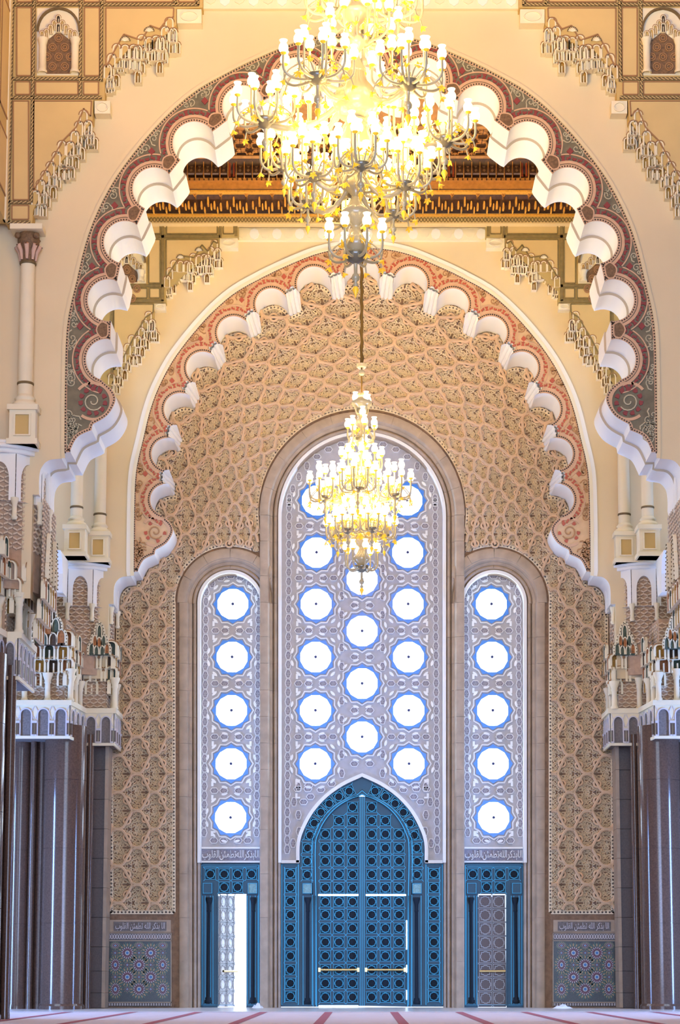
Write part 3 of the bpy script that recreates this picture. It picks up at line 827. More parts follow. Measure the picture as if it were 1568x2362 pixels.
for sg in (1, -1):
    X = lambda x: 835-sg*(835-x)
    beads([(X(272),1424),(X(272),1716)], w=8); beads([(X(257),1716),(X(257),2104)], w=9); beads([(X(256),2104),(X(400),2104)], w=9)
    beads([(X(401),2104)]+[(X(401),1388)]+[(X(531-131*math.cos(a*PI/40)), 1388-131*math.sin(a*PI/40)) for a in range(0, 26)])
beads([(835-243*math.cos(a*PI/60), 1183-243*math.sin(a*PI/60)) for a in range(-4, 65)])

# ================================================================ the portal: moulded stone frames
W = lambda px, py: XZ(px, py, YW)
SEC = [(0,57.02),(0,56.60),(5,56.56),(7,56.62),(9,56.52),(13,56.49),(16,56.52),(17,56.60),(19,56.50),(23,56.47),(25,56.47),(26,56.40),(30,56.34),(46,56.32),(49,56.34),(50,56.46),(50,56.6)]
def sweep(path, name, par, sec=SEC, mat='stone', xmax=None, dy=0.0, sc=lambda t: 1.0):
    b = MB(); rows = []
    for (x, y, nx, ny) in path:
        k = sc(nx)
        r = []
        for o, Y in sec:
            qx, qy = x+nx*o*k, y+ny*o*k
            if xmax: qx = min(qx, xmax) if xmax > 0 else max(qx, -xmax)
            a = XZ(qx, qy, YK); r.append((a[0], Y+dy, a[1]))
        rows.append(r)
    b.loft(rows, 0, False); 
    n = len(sec); b.f.append(tuple(range(n))); b.m.append(0); b.f.append(tuple(range(len(b.v)-n, len(b.v)))[::-1]); b.m.append(0)
    me = b.mesh(name, [M[mat]]); smooth_by_angle(me, 40)
    return link(name, me, par)
JY = [1391,1470,1531,1593,1654,1715,1776,1838,1914,2016,2117,2218,2326]
def frame(num, label, cx, r, cy, jy, angs, xmax=None, dy=0.0, right=True, left=True):
    root = struct('trim_%d' % num, label)
    for side in ((-1,) if left else ())+((1,) if right else ()):
        ys = [cy]+jy
        for a, c in zip(ys[:-1], ys[1:]):
            sweep([(cx+side*r, a+.35, side, 0), (cx+side*r, c-.35, side, 0)], 'stone_block', root, sc=lambda nx: .94, dy=dy)
    for side in ((-1,) if left else ())+((1,) if right else ()):
        sweep([(cx+side*r, cy, side, 0), (cx+side*r, 2330, side, 0)], 'mortar_bed', root, sc=lambda nx: .93, dy=dy+.025)
    sweep([(cx+r*math.sin(t*PI/30), cy-r*math.cos(t*PI/30), math.sin(t*PI/30), -math.cos(t*PI/30)) for t in range(-15, 16)], 'mortar_bed', root, xmax=xmax, dy=dy+.025, sc=lambda nx: .97)
    al = [-90]+angs+[90]
    for a, c in zip(al[:-1], al[1:]):
        n = max(3, int((c-a)/4)); g = .12*180/PI/r*2.4
        path = []
        for i in range(n+1):
            t = math.radians(a+g+(c-a-2*g)*i/n); path.append((cx+r*math.sin(t), cy-r*math.cos(t), math.sin(t), -math.cos(t)))
        sweep(path, 'voussoir', root, xmax=xmax, dy=dy, sc=lambda nx: 1.0+(.1 if xmax else 0)-.06*abs(nx)**6)
    # ivory edge round the opening
    e = MB(); w = 7
    pts = [(cx-r-1, 1990)]+[(cx-(r+1)*math.cos(a*PI/40), cy-(r+1)*math.sin(a*PI/40)) for a in range(41)]+[(cx+r+1, 1990)]
    e.ribbon([XZ(x,y,56.62) for x, y in pts], w*PXK, 56.56, 57.0); e.build('ivory_edge', [M['white']], root)
    return root
frame(1, 'moulded brown stone frame round the tall middle window screen and blue double door', 835, 189, 1190, [1250,1330]+JY, [-74,-55,-36,-18,18,36,55,74])
frame(2, 'moulded brown stone frame round the narrow screen over the open side door', 531, 71, 1391, JY[1:], [-60,-30,0,30,60], xmax=628, dy=.06, right=False)
frame(3, 'moulded brown stone frame round the narrow screen over the closed side door', 1139, 71, 1391, JY[1:], [-60,-30,0,30,60], xmax=-1042, dy=.06, left=False)

# ---------------------------------------------------------------- window screens
def screen(name, label, poly):
    t = thing(name, label, 'window screen', 'carved window screens of the portal')
    b = MB(); b.poly([W(*p) for p in poly], YW, YW+.1); b.build('screen_panel', [M['screen']], t)
    return t
DARCH = [(148,1990),(147,1943),(135,1907),(114,1870),(83,1836),(45,1809),(0,1788)]
DA2 = catmull(DARCH, 5)
ARC_C = [(835-192*math.cos(a*PI/40), 1190-192*math.sin(a*PI/40)) for a in range(41)]
scr_c = screen('window_screen', 'pale carved screen with sixteen star windows above the blue double door', [(643,1990)]+ARC_C+[(1027,1990)]+[(835+x,y) for x,y in DA2]+[(835-x,y) for x,y in DA2[::-1]][1:])
def side_poly(cx): return [(cx-75,1988)]+[(cx-75*math.cos(a*PI/30), 1391-75*math.sin(a*PI/30)) for a in range(31)]+[(cx+75,1988)]
scr_l = screen('window_screen', 'narrow pale screen with five star windows above the open side door', side_poly(532))
scr_r = screen('window_screen', 'narrow pale screen with five star windows above the closed brown side door', side_poly(1138))
# white rim of the door arch
e = MB(); rim = [(835+x,y) for x,y in DA2]; rim = rim+[(1670-x,y) for x,y in rim[::-1]][1:]
e.ribbon([W(x,y) for x,y in rim], 8*PXW, YW-.10, YW+.02); e.ribbon([W(1027,1988),W(980,1988)], 7*PXW, YW-.1, YW); e.ribbon([W(643,1988),W(690,1988)], 7*PXW, YW-.1, YW)
e.build('ivory_arch_rim', [M['white']], scr_c)
for s_, cx in ((scr_l,532),(scr_r,1138)):
    for y in (1956,1988):
        e = MB(); e.ribbon([W(cx-72,y),W(cx+72,y)], 4*PXW, YW-.09, YW); e.build('ivory_fillet', [M['white']], s_)
# star window parts share meshes
def pol(R, a): return (R*math.cos(a)*PXW, R*math.sin(a)*PXW)
b = MB(); so = [pol(46 if i%2==0 else 40.5, i*PI/12) for i in range(24)]; si = [pol(36.9 if i%2 else 35.8, i*PI/12) for i in range(24)]
b.ring(so, si, 0, 0); b.wall(so, 0, .06, 0); b.wall(si, 0, .06, 0); STAR = b.mesh('star_glass', [M['starblue']])
b = MB(); b.poly([pol(37.0, PI/12+i*PI/6) for i in range(12)], 0, .02); PANE = b.mesh('window_pane', [M['pane']])
b = MB(); b.lathe([(.001,0),(.045,.0),(.045,.03),(.001,.03)], (0,0,0), 10); KNOB = b.mesh('centre_knob', [M['knob']])
b = MB(); b.ribbon([pol(51 if i%2==0 else 45.5, i*PI/12) for i in range(24)], 3.4*PXW, -.05, 0, 0, True); STRAPR = b.mesh('star_outline', [M['screenl']])
b = MB()
lp = [(7.5*math.cos(a)*PXW*(1 if True else 1), 3.2*math.copysign(abs(math.sin(a))**1.4, math.sin(a))*PXW) for a in [i*PI/5 for i in range(10)]]
b.poly(lp, -.045, 0); LENS = b.mesh('ivory_lens', [M['lens']])
def hexm(w, h, nm):
    b = MB(); q = [(-w,0),(-w*.55,h),(w*.55,h),(w,0),(w*.55,-h),(-w*.55,-h)]; q = [(x*PXW,z*PXW) for x,z in q]
    b.poly(q, -.03, 0, 0); b.ribbon(q, 1.8*PXW, -.055, 0, 1, True)
    for a in range(5):
        t = a*2*PI/5+.3; b.poly([(x*PXW*w/10,z*PXW*h/6) for x,z in [(0,0),(4.4*math.cos(t-.3),3.2*math.sin(t-.3)),(6*math.cos(t),4.2*math.sin(t)),(4.4*math.cos(t+.3),3.2*math.sin(t+.3))]], -.04, None, 2)
    return b.mesh(nm, [M['plate'], M['screenl'], M['screen']])
HEXH, HEXV = hexm(9.5,6.2,'arabesque_plate'), hexm(6.6,9.6,'arabesque_plate')
b = MB(); b.poly([(x*PXW,z*PXW) for x,z in [(-6,6),(5,6),(5,2),(-1,2),(-1,-6),(-6,-6)]], -.04, 0); CORN = b.mesh('ivory_corner', [M['lens']])
nwin = [0]
def star_window(px, py, where):
    nwin[0] += 1
    r = struct('window_%d' % nwin[0], where)
    a = W(px, py); r.location = (a[0], YW, a[1])
    link('star_glass', STAR, r, (0,-.035,0)); link('window_pane', PANE, r, (0,-.01,0)); link('centre_knob', KNOB, r, (0,-.05,0), None, (PI/2,0,0)); link('star_outline', STRAPR, r)
    for i in range(12):
        t = PI/12+i*PI/6
        link('ivory_lens', LENS, r, (56.5*math.cos(t)*PXW, 0, 56.5*math.sin(t)*PXW), None, (0,-(t+PI/2),0))
LW = [(731.5,1155),(730,1275),(729,1394),(728,1516),(727.5,1639),(727,1762)]
CW = [(835,1337),(835,1456),(835,1577),(835,1700)]
SW = [(537,1394),(535.5,1516),(534,1639),(533,1762),(532,1886)]
ORD = ['topmost','second','third','fourth','fifth','sixth']
for i, (x, y) in enumerate(LW): star_window(x, y, '%s lit star window in the outer column of the middle screen nearer the open door' % ORD[i]); star_window(1670-x, y, '%s lit star window in the outer column of the middle screen nearer the closed door' % ORD[i])
for i, (x, y) in enumerate(CW): star_window(x, y, '%s lit star window on the axis of the middle screen' % ORD[i])
for i, (x, y) in enumerate(SW): star_window(x, y, '%s lit star window above the open side door' % ORD[i]); star_window(1670-x, y, '%s lit star window above the closed side door' % ORD[i])
plates = []
def plate(par, me, px, py):
    a = W(px, py); link(me.name.split('.')[0], me, par, (a[0], YW, a[1]))
for sg in (1, -1):
    X = lambda x: x if sg == 1 else 1670-x
    ps = scr_l if sg == 1 else scr_r
    for i in range(5):                                   # between the side windows
        y = [1455,1577,1700,1824,1939][i]; xo = 536-.9*i
        for d, me in ((-39,HEXH),(-17,HEXH),(17,HEXH),(39,HEXH)): plate(ps, me, X(xo+d), y)
        for d in (-40, 40):
            for e in ((-16, 16) if i < 4 else (-16,)):
                a = W(X(xo+d), y+e); link('ivory_corner', CORN, ps, (a[0],YW,a[1]), (math.copysign(1,-d)*sg,1,math.copysign(1,-e)))
    for j in range(26):
        y = 1388+j*21.3
        if y > 1945: break
        for d in (-61, 60): plate(ps, HEXV, X(536-d*0-(y-1394)*.008+d), y)
    for t in range(7):
        a = math.radians(-66+t*22); plate(ps, HEXH if abs(t-3) < 2 else HEXV, X(532+61*math.sin(a)), 1391-61*math.cos(a))
    for i in range(6):                                   # middle screen columns
        y = [1214,1334,1455,1577,1700,1820][i]; xo = 730-.6*i
        for d in (-40,-17,17) + ((40,) if i > 0 else ()):
            if i == 5 and d > 0: continue
            plate(scr_c, HEXH, X(xo+d), y)
        for d in (-40,):
            for e in (-16, 16):
                a = W(X(xo+d), y+e); link('ivory_corner', CORN, scr_c, (a[0],YW,a[1]), (sg*1,1,math.copysign(1,-e)))
    for j in range(40):
        y = 1150+j*21.3
        if y > 1975: break
        plate(scr_c, HEXV, X(667-(y-1150)*.006), y)
    for i in range(5):
        y = [1397,1516,1639,1762,1290][i]
        for e in (-22, 22): plate(scr_c, HEXV, X(788), y+e)
        if i < 4: plate(scr_c, HEXH, X(817), y); 
    for t in range(1, 9):
        a = math.radians(-90+t*10.5); plate(scr_c, HEXV if t < 5 else HEXH, X(835+171*math.sin(a)), 1190-171*math.cos(a))
    for (x, y) in ((700,1850),(688,1880),(678,1850),(690,1918),(676,1945),(716,1838),(740,1822),(765,1808),(688,1815),(712,1812)): plate(scr_c, HEXV if x < 695 else HEXH, X(x), y)
# inscriptions (the same verse four times)
VERSE_W = ["\uFE8F\uFEEE\uFEE0\uFED8\uFEDF\uFE8D","\uFEE6\uFE8C\uFEE4\uFEC4\uFE97","\uFEEA\uFEE0\uFEDF\uFE8D","\uFEAE\uFEDB\uFEAC\uFE91","\uFE8E\uFEDF\uFE8D"]
def text(body, par, name, x0, x1, y0, y1, Y, mat, bold=0.0, thick=.02):
    c = bpy.data.curves.new(name, 'FONT'); c.body = body; c.extrude = thick; c.offset = bold; c.size = 1; c.fill_mode = 'FRONT'
    c.materials.append(M[mat])
    o = bpy.data.objects.new(name, c); COL.objects.link(o); o.parent = par
    bpy.context.view_layer.update()
    bb = [Vector(v) for v in o.bound_box]; bx0, bx1 = min(v.x for v in bb), max(v.x for v in bb); by0, by1 = min(v.y for v in bb), max(v.y for v in bb)
    a, d = XZ(x0,y1,Y), XZ(x1,y0,Y)
    sx, sy = (d[0]-a[0])/(bx1-bx0), (d[1]-a[1])/(by1-by0)
    o.rotation_euler = (PI/2,0,0); o.scale = (sx, sy, .5); o.location = (a[0]-bx0*sx, Y-.02, a[1]-by0*sy)
    dg = bpy.context.evaluated_depsgraph_get()
    me = bpy.data.meshes.new_from_object(o.evaluated_get(dg))
    o2 = link(name, me, par, o.location.copy(), o.scale.copy(), o.rotation_euler.copy())
    bpy.data.objects.remove(o); o2.name = name
    return o2
for s_, cx in ((scr_l,532),(scr_r,1138)):
    b = MB(); q = [W(cx-68,1960),W(cx+68,1960),W(cx+68,1985),W(cx-68,1985)]; b.poly(q, YW-.02, YW); o = b.build('inscription_ground', [M['plate']], s_)
    text(''.join(VERSE_W), s_, 'inscription', cx-66, cx+66, 1961, 1984, YW-.04, 'screenl', .012)

# ================================================================ blue metal doors
def tile_mesh(nm, lm, dm):
    b = MB(); k = PXW
    sq = lambda h: [(-h*k,-h*k),(h*k,-h*k),(h*k,h*k),(-h*k,h*k)]
    b.poly(sq(11.8), -.008, 0, 0)
    b.ribbon(sq(11.6), 1.5*k, -.035, 0, 1, True)
    q = []
    for i in range(4):
        a = i*PI/2
        for (x, y) in ((7.6,-4.2),(9.2,-2.6),(9.2,2.6),(7.6,4.2),(7.6,7.6)):
            q.append((k*(x*math.cos(a)-y*math.sin(a)), k*(x*math.sin(a)+y*math.cos(a))))
    b.ribbon(q, 1.5*k, -.035, 0, 1, True)
    for i in range(4):
        a = PI/4+i*PI/2; b.ribbon([(k*16*math.cos(a),k*16*math.sin(a)),(k*22*math.cos(a),k*22*math.sin(a))], 1.2*k, -.035, 0, 1)
    b.poly([(4.0*k*math.cos(i*PI/4+PI/8),4.0*k*math.sin(i*PI/4+PI/8)) for i in range(8)], -.02, 0, 2)
    return b.mesh(nm, [M[dm], M[lm], M[dm]])
TILE = tile_mesh('star_panel', 'doorl', 'doord'); TILEB = tile_mesh('star_panel', 'doorline2', 'doorbrown'); TILEW = tile_mesh('star_panel', 'doorline2', 'doorpale')
def tile(par, px, py, Y, rot=0.0, me=TILE, sc=1.0, dx=0):
    a = XZ(px, py, Y); return link('star_panel', me, par, (a[0], Y, a[1]), (sc,1,sc), (0,rot,0))
def prect(name, par, x0, y0, x1, y1, Y, mat, d=.06):
    b = MB(); b.poly([XZ(x0,y0,Y),XZ(x1,y0,Y),XZ(x1,y1,Y),XZ(x0,y1,Y)], Y, Y+d); return b.build(name, [M[mat]], par)
def line(par, pts, w, Y, mat='doorl', name='raised_moulding', d=.05, closed=False):
    b = MB(); b.ribbon([XZ(x,y,Y) for x,y in pts], w*PXW, Y-d, Y+.01, 0, closed); return b.build(name, [M[mat]], par)
def lantern(par, x0, y0, x1, y1, Y, lit):
    r = prect('lantern_box', par, x0-3, y0-3, x1+3, y1+3, Y-.05, 'door', .06)
    b = MB(); q = [XZ(x0,y0,Y),XZ(x1,y0,Y),XZ(x1,y1,Y),XZ(x0,y1,Y)]; b.poly(q, Y-.16, Y-.05, 0); b.ribbon(q, 1.6*PXW, -.19+Y, Y-.05, 1, True); b.build('lantern_glass', [M['lantern'] if lit else M['door'], M['doorl']], r)
def colonnette(par, px, y0, y1, Y):
    a = XZ(px,y1,Y); t = XZ(px,y0,Y); h = t[1]-a[1]; b = MB()
    b.lathe([(.0,0),(.10,0),(.10,.08),(.075,.11),(.085,.15),(.05,.18),(.045,h-.42),(.06,h-.40),(.05,h-.36),(.055,h-.2),(.10,h-.06),(.10,h),(0,h)], (a[0],Y,a[1]), 12)
    b.build('door_colonnette', [M['doord']], par, True)
Yd = YW+.10
d1 = struct('door_1', 'blue metal double door under a pointed arch with star panels and brass push bars')
# surround: one plate with the leaf opening cut out
INN = catmull([(104,2322),(105,2100),(107,1960),(100,1922),(82,1888),(58,1862),(27,1843),(0,1834)], 5)
b = MB()
for sg in (1,-1):
    q = [(835+sg*x,y) for x,y in INN]
    o = [(835+sg*x,y) for x,y in [(0,1780),(46,1800),(90,1830),(125,1868),(147,1907),(157,1943),(157,1985),(196,1985),(196,2322)]]
    b.poly([XZ(*p,Yd) for p in q+o], Yd, Yd+.1)
b.build('door_surround', [M['door']], d1)
for sg in (1,-1):
    X = lambda x: 835+sg*(x-835)
    for o_, w_ in ((1,2.2),(5,2),(9,1.6),(13,1.3)): line(d1, [(835+sg*(x+o_),y) for x,y in INN[:-1]]+[(835,1833-o_)], w_, Yd, 'doorl' if o_ in (1,9) else 'door')
    line(d1, [(X(650),1994),(X(688),1994),(X(688),2318),(X(650),2318)], 2, Yd, closed=True); line(d1, [(X(656),2000),(X(683),2000),(X(683),2312),(X(656),2312)], 1.4, Yd, 'doorl', closed=True)
    for y in (2015.5,2047.6,2079,2110,2141,2173,2205,2237,2268,2298): tile(d1, X(669.5), y, Yd, 0, TILE, .98)
    for (x,y,a) in ((708.6,2018,0),(708.6,1987,0),(709.5,1956,2),(715,1927,14),(725,1899,24),(740,1874,36),(759,1854,48),(781,1838,58),(805,1825,66)): tile(d1, X(x), y, Yd, math.radians(a*sg), TILE, .98)
    prect('colonnette_niche', d1, min(X(698),X(721)), 2068, max(X(698),X(721)), 2316, Yd-.01, 'door')
    for x in (695,699,720,724,728): line(d1, [(X(x),2066),(X(x),2318)], 1.5, Yd, 'doorl' if x in (699,720,728) else 'door')
    lantern(d1, min(X(699),X(719)), 2039, max(X(699),X(719)), 2061, Yd, True)
    colonnette(d1, X(709), 2070, 2316, Yd-.12)
YL = YW+.28
for sg, lb in ((1,'left'),(-1,'right')):
    X = lambda x: 835+sg*(x-835)
    q = [(835-sg*x,y) for x,y in INN]
    pts = [p for p in q]+[(X(828),1836),(X(828),2320)]
    pts = [(X(828) if sg*(p[0]-X(828)) > 0 else p[0], p[1]) for p in pts]
    lf = MB(); lf.poly([XZ(*p,YL) for p in pts[:-2]+[(X(828),2320)]], YL, YL+.12); leaf = lf.build('door_leaf', [M['door']], d1)
    for i, x in enumerate((750,781.5,813)):
        for y in (1862,1893,1924,1956,1986,2017,2048,2080,2110,2141,2173,2205,2237,2268,2300):
            if (i == 0 and y < 1910) or (i == 1 and y < 1880): continue
            tile(leaf, X(x), y, YL-.01, 0, TILE)
    br = MB(); a, c = XZ(X(736),2237,YL), XZ(X(828),2237,YL); br.tube([(a[0],YL-.22,a[1]),(c[0],YL-.22,c[1])], .034, 8); br.build('push_bar', [M['brass']], leaf, True)
    for x in (737,826):
        a = XZ(X(x),2237,YL); k = MB(); k.box(a[0]-.035,a[0]+.035,YL-.25,YL,a[1]-.06,a[1]+.06); k.build('push_bar_bracket', [M['brass']], leaf)
    gp = MB(); gp.poly([XZ(X(734),2062.5,YL),XZ(X(830),2062.5,YL),XZ(X(830),2066.5,YL),XZ(X(734),2066.5,YL)], YL-.006, None); gp.build('gap_glow_strip', [M['pane']], leaf)  # glowing strip on the leaf stands in for daylight through a joint
line(d1, [(835,1838),(835,2320)], 17, YL-.02, 'door', 'meeting_stile', .12)
for x in (830.5,835,839.5): line(d1, [(x,1838),(x,2320)], 1.4, YL-.14, 'doorl', 'raised_moulding', .02)
for pts in ([(735,2320.5),(826,2320.5)],):
    g = MB(); g.ribbon([XZ(x,y,YL) for x,y in pts], 2.6*PXW, YL-.008, YL); g.build('gap_glow_strip', [M['pane']], d1)  # self-lit strip in place of daylight under the leaf
for y0,y1 in ((2123,2190),(2226,2243),(2284,2306)):
    g = MB(); g.ribbon([XZ(937.5,y0,YL),XZ(937.5,y1,YL)], 2.2*PXW, YL-.01, YL); g.build('gap_glow_strip', [M['pane']], d1)  # self-lit strips in place of daylight along the leaf edge
for num, sg, lab in ((2,1,'blue metal side door standing open to bright daylight'),(3,-1,'blue metal side doorway with a brown star-panelled leaf nearly shut')):
    X = lambda x: 835+sg*(x-835)
    R = lambda n,p,x0,y0,x1,y1,Y,m,d=.06: prect(n,p,min(X(x0),X(x1)),y0,max(X(x0),X(x1)),y1,Y,m,d)
    d = struct('door_%d' % num, lab)
    R('door_surround', d, 455, 1988, 501.5, 2324, Yd, 'door', .1); R('door_surround', d, 568, 1988, 604, 2324, Yd, 'door', .1); R('door_surround', d, 501.5, 1988, 568, 2062, Yd, 'door', .1)
    for x in (485,517,548,580): tile(d, X(x), 2016.5, Yd)
    for x in (517,548): tile(d, X(x), 2046.5, Yd)
    line(d, [(X(464),1996),(X(597),1996),(X(597),2318),(X(464),2318)], 2.2, Yd, 'doorl', closed=True)
    line(d, [(X(468),2000),(X(593),2000)], 1.4, Yd)
    for i, (x0, x1) in enumerate(((469.5,489.5),(573,593))):
        lantern(d, min(X(x0),X(x1)), 2038, max(X(x0),X(x1)), 2061, Yd, sg == 1 and i == 1)
        R('colonnette_niche', d, x0-1, 2068, x1+1, 2314, Yd-.01, 'door')
        colonnette(d, X((x0+x1)/2), 2070, 2314, Yd-.12)
        for x in (x0-2, x0+4, x1-4, x1+2): line(d, [(X(x),2066),(X(x),2316)], 1.4, Yd, 'doorl')
    for x in (499,503): line(d, [(X(x),2062),(X(x),2320)], 1.6, Yd, 'door')
    # the leaf
    h = XZ(X(502),2320,Yd+.1); wdt = .82; zt = XZ(502,2066,Yd)[1]
    lf = MB()
    if sg == 1: lf.box(0, wdt, 0, .06, 0, zt-.02)
    else: lf.box(-.02, wdt-.03, 0, .06, 0, zt-.04)
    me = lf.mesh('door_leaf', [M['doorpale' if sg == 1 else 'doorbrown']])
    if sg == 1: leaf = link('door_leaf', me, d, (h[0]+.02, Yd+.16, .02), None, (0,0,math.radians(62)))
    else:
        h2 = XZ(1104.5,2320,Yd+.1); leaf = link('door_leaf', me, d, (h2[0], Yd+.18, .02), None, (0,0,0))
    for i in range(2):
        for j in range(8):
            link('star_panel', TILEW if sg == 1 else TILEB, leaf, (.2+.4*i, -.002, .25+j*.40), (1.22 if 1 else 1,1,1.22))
    br = MB(); br.tube([(.02,-.14,1.03),(wdt-.04,-.14,1.03)], .034, 8); br.build('push_bar', [M['brass']], leaf, True)
out = MB(); out.box(-30, 30, 58.5, 90, -.5, -.02); struct('ground_outside', 'sunlit pale terrace outside the open door', out, [M['marble']])

# ================================================================ mosaic tile panels and their inscriptions under the carving
def rosette_mesh(nm, n, s, cols):
    b = MB(); k = PXK*s; ringp = lambda R, h=0: [(R*k*math.cos(i*2*PI/n+h), R*k*math.sin(i*2*PI/n+h)) for i in range(n)]
    b.poly(ringp(3.6), -.022, 0, 1); b.ring(ringp(5.4), ringp(3.6), -.018, 2)
    def petals(R0_, Rm, R1_, w, m, h=0.0, y=-.014):
        for i in range(n):
            a = i*2*PI/n+h; q = [(R0_,0),(Rm,-w),(R1_,0),(Rm,w)]
            b.poly([(k*(x*math.cos(a)-z*math.sin(a)), k*(x*math.sin(a)+z*math.cos(a))) for x,z in q], y, 0, m)
    petals(5.2,9,13.5,1.5,3); petals(9,12,15.5,1.0,2,PI/n); petals(14,18,23,1.8,4,0); petals(15,20,26.5,1.7,5,PI/n)
    return b.mesh(nm, [M['zblack'],M['zblue'],M['zwhite'],M['zred'],M['ztan'],M['zgreen']])
ROS = rosette_mesh('mosaic_star', 16, 1, 0); ROS2 = rosette_mesh('small_mosaic_star', 8, .42, 0)
for sg, lab in ((1,'mosaic tile panel with oxblood stars at the wall foot, open door side'),(-1,'mosaic tile panel with oxblood stars at the wall foot, closed door side')):
    X = lambda x: 835+sg*(x-835)
    t = thing('mosaic_panel', lab, 'tile panel', 'mosaic panels at the foot of the carved wall')
    def rp(nm, x0,y0,x1,y1,m,y=YK-.03,par=t):
        b = MB(); b.poly([K(X(x0),y0),K(X(x1),y0),K(X(x1),y1),K(X(x0),y1)], y, YK); return b.build(nm, [M[m]], par)
    rp('mosaic_ground', 247,2152,396,2321,'zblack')
    top = rp('merlon_border', 249,2153,394,2168,'gp',YK-.04); 
    for i in range(24):
        x = 252.5+i*6; b = MB(); b.ribbon([K(X(x+2.4*math.cos(a*PI/4)), 2160.5+5.2*math.sin(a*PI/4)) for a in range(8)], 1.3*PXK, YK-.055, YK-.04, 0, True); b.build('merlon_link', [M['lav']], top)
    bot = rp('foot_border', 249,2313,394,2320,'gp',YK-.04)
    for i in range(24):
        b = MB(); x = 252+i*6; b.poly([K(X(x),2314),K(X(x+2),2314),K(X(x+2),2319.5),K(X(x),2319.5)], YK-.05, YK-.04); b.build('foot_merlon', [M['lav']], bot)
    for fr in (((247,2152),(396,2152)),((247,2170),(396,2170)),((247,2312),(396,2312)),((248,2152),(248,2321)),((395,2152),(395,2321))):
        b = MB(); b.ribbon([K(X(a),c) for a,c in fr], 2*PXK, YK-.06, YK-.03); b.build('border_fillet', [M['stone']], t)
    for j, y in enumerate((2182,2198,2225.6,2253.7,2281.6,2301)):
        if j in (0,5): continue
        for x in ((294,348) if j in (1,3) else (266.5,321,375.5)):
            a = K(X(x),y); link('mosaic_star', ROS, t, (a[0],YK-.03,a[1]), (.985 if 266 < x < 376 else .7,1,.985) if x in (294,348,321) else (.72,1,.985))
        for x in ((266,321,376) if j in (1,3) else (294,348)):
            a = K(X(x),y); link('small_mosaic_star', ROS2, t, (a[0],YK-.04,a[1]))
    for x in (266.5,321,375.5):
        a = K(X(x),2181); link('small_mosaic_star', ROS, t, (a[0],YK-.03,a[1]), (.55,1,.4))
    # inscription tablet above it
    rp2 = rp('inscription_tablet', 250,2122,394,2150,'stone',YK-.02,wall_back)
    rp('inscription_cartouche', 262,2126,384,2147,'gp',YK-.04,wall_back)
    x0, x1 = sorted((X(266),X(380)))
    text(' '.join(VERSE_W), wall_back, 'inscription', x0, x1, 2128, 2147, YK-.05, 'lav', .006)

# ================================================================ pillars with their arcaded capitals, columns on pedestals
ZZ = lambda y, Y: P(835, y, Y)[2]
XX = lambda px, py, Y: P(px, py, Y)[0]
def oriented(me, par, name, p0, p1, t, z, off=0.0, sc=(1,1,1)):
    dx, dy = p1[0]-p0[0], p1[1]-p0[1]; L = math.hypot(dx, dy)
    nx, ny = dy/L, -dx/L
    return link(name, me, par, (p0[0]+dx*t+nx*off, p0[1]+dy*t+ny*off, z), sc, (0,0,math.atan2(dy,dx)))
def arch_out(w, h, n=6, pt=1.15):
    """outline of an arched opening standing on z=0"""
    r = w/2; r_ = [(-r,0),(-r,h-r*pt)]+[(-r*math.cos(a*PI/2/n), h-r*pt+r*pt*math.sin(a*PI/2/n)) for a in range(1,n)]+[(0,h)]
    return r_+[(-x,z) for x,z in r_[::-1]][1:]
def bay_mesh(kind):
    """one bay of the blind arcade, 1 wide and 2 high"""
    b = MB()
    o = [(-.5,0),(.5,0),(.5,2),(-.5,2)]
    ar = arch_out(.66, 1.72)
    b.poly([(-.5,0)]+ar+[(.5,0),(.5,2),(-.5,2)], 0, None, 0); b.wall(ar, 0, .12, 0, False)
    b.poly(ar, .12, None, 1)
    b.ribbon(ar, .08, -.05, 0, 2)
    for e in (-1, 1):
        b.box(e*.42-.05, e*.42+.05, -.07, 0, .05, .8, 3); b.box(e*.42-.08, e*.42+.08, -.09, 0, .8, .95, 2); b.box(e*.42-.07, e*.42+.07, -.08, 0, 0, .08, 2)
        b.ribbon([(e*.46,1.05),(e*.30,1.5),(e*.46,1.85)], .05, -.03, 0, 2)
    if kind:
        for i in range(5):
            for j in ((-.14,.14) if i%2 == 0 else (0,)):
                c = (j, .22+i*.29); b.poly([(c[0]+.09*math.cos(q*PI/3), c[1]+.09*math.sin(q*PI/3)) for q in range(6)], .06, .12, 4)
    else:
        for i in range(4):
            for e in (-1, 1): b.ribbon([(e*(.12+.11*math.cos(q*.7)), .3+i*.35+.13*math.sin(q*.7)) for q in range(8)], .05, .07, .12, 2)
        b.ribbon([(0,.1),(0,1.5)], .05, .07, .12, 2)
    return b.mesh('arcade_bay', [M['cream'], M['gp'], M['lav'], M['granite2'], M['pinkdot']])
BAY = [bay_mesh(0), bay_mesh(1)]
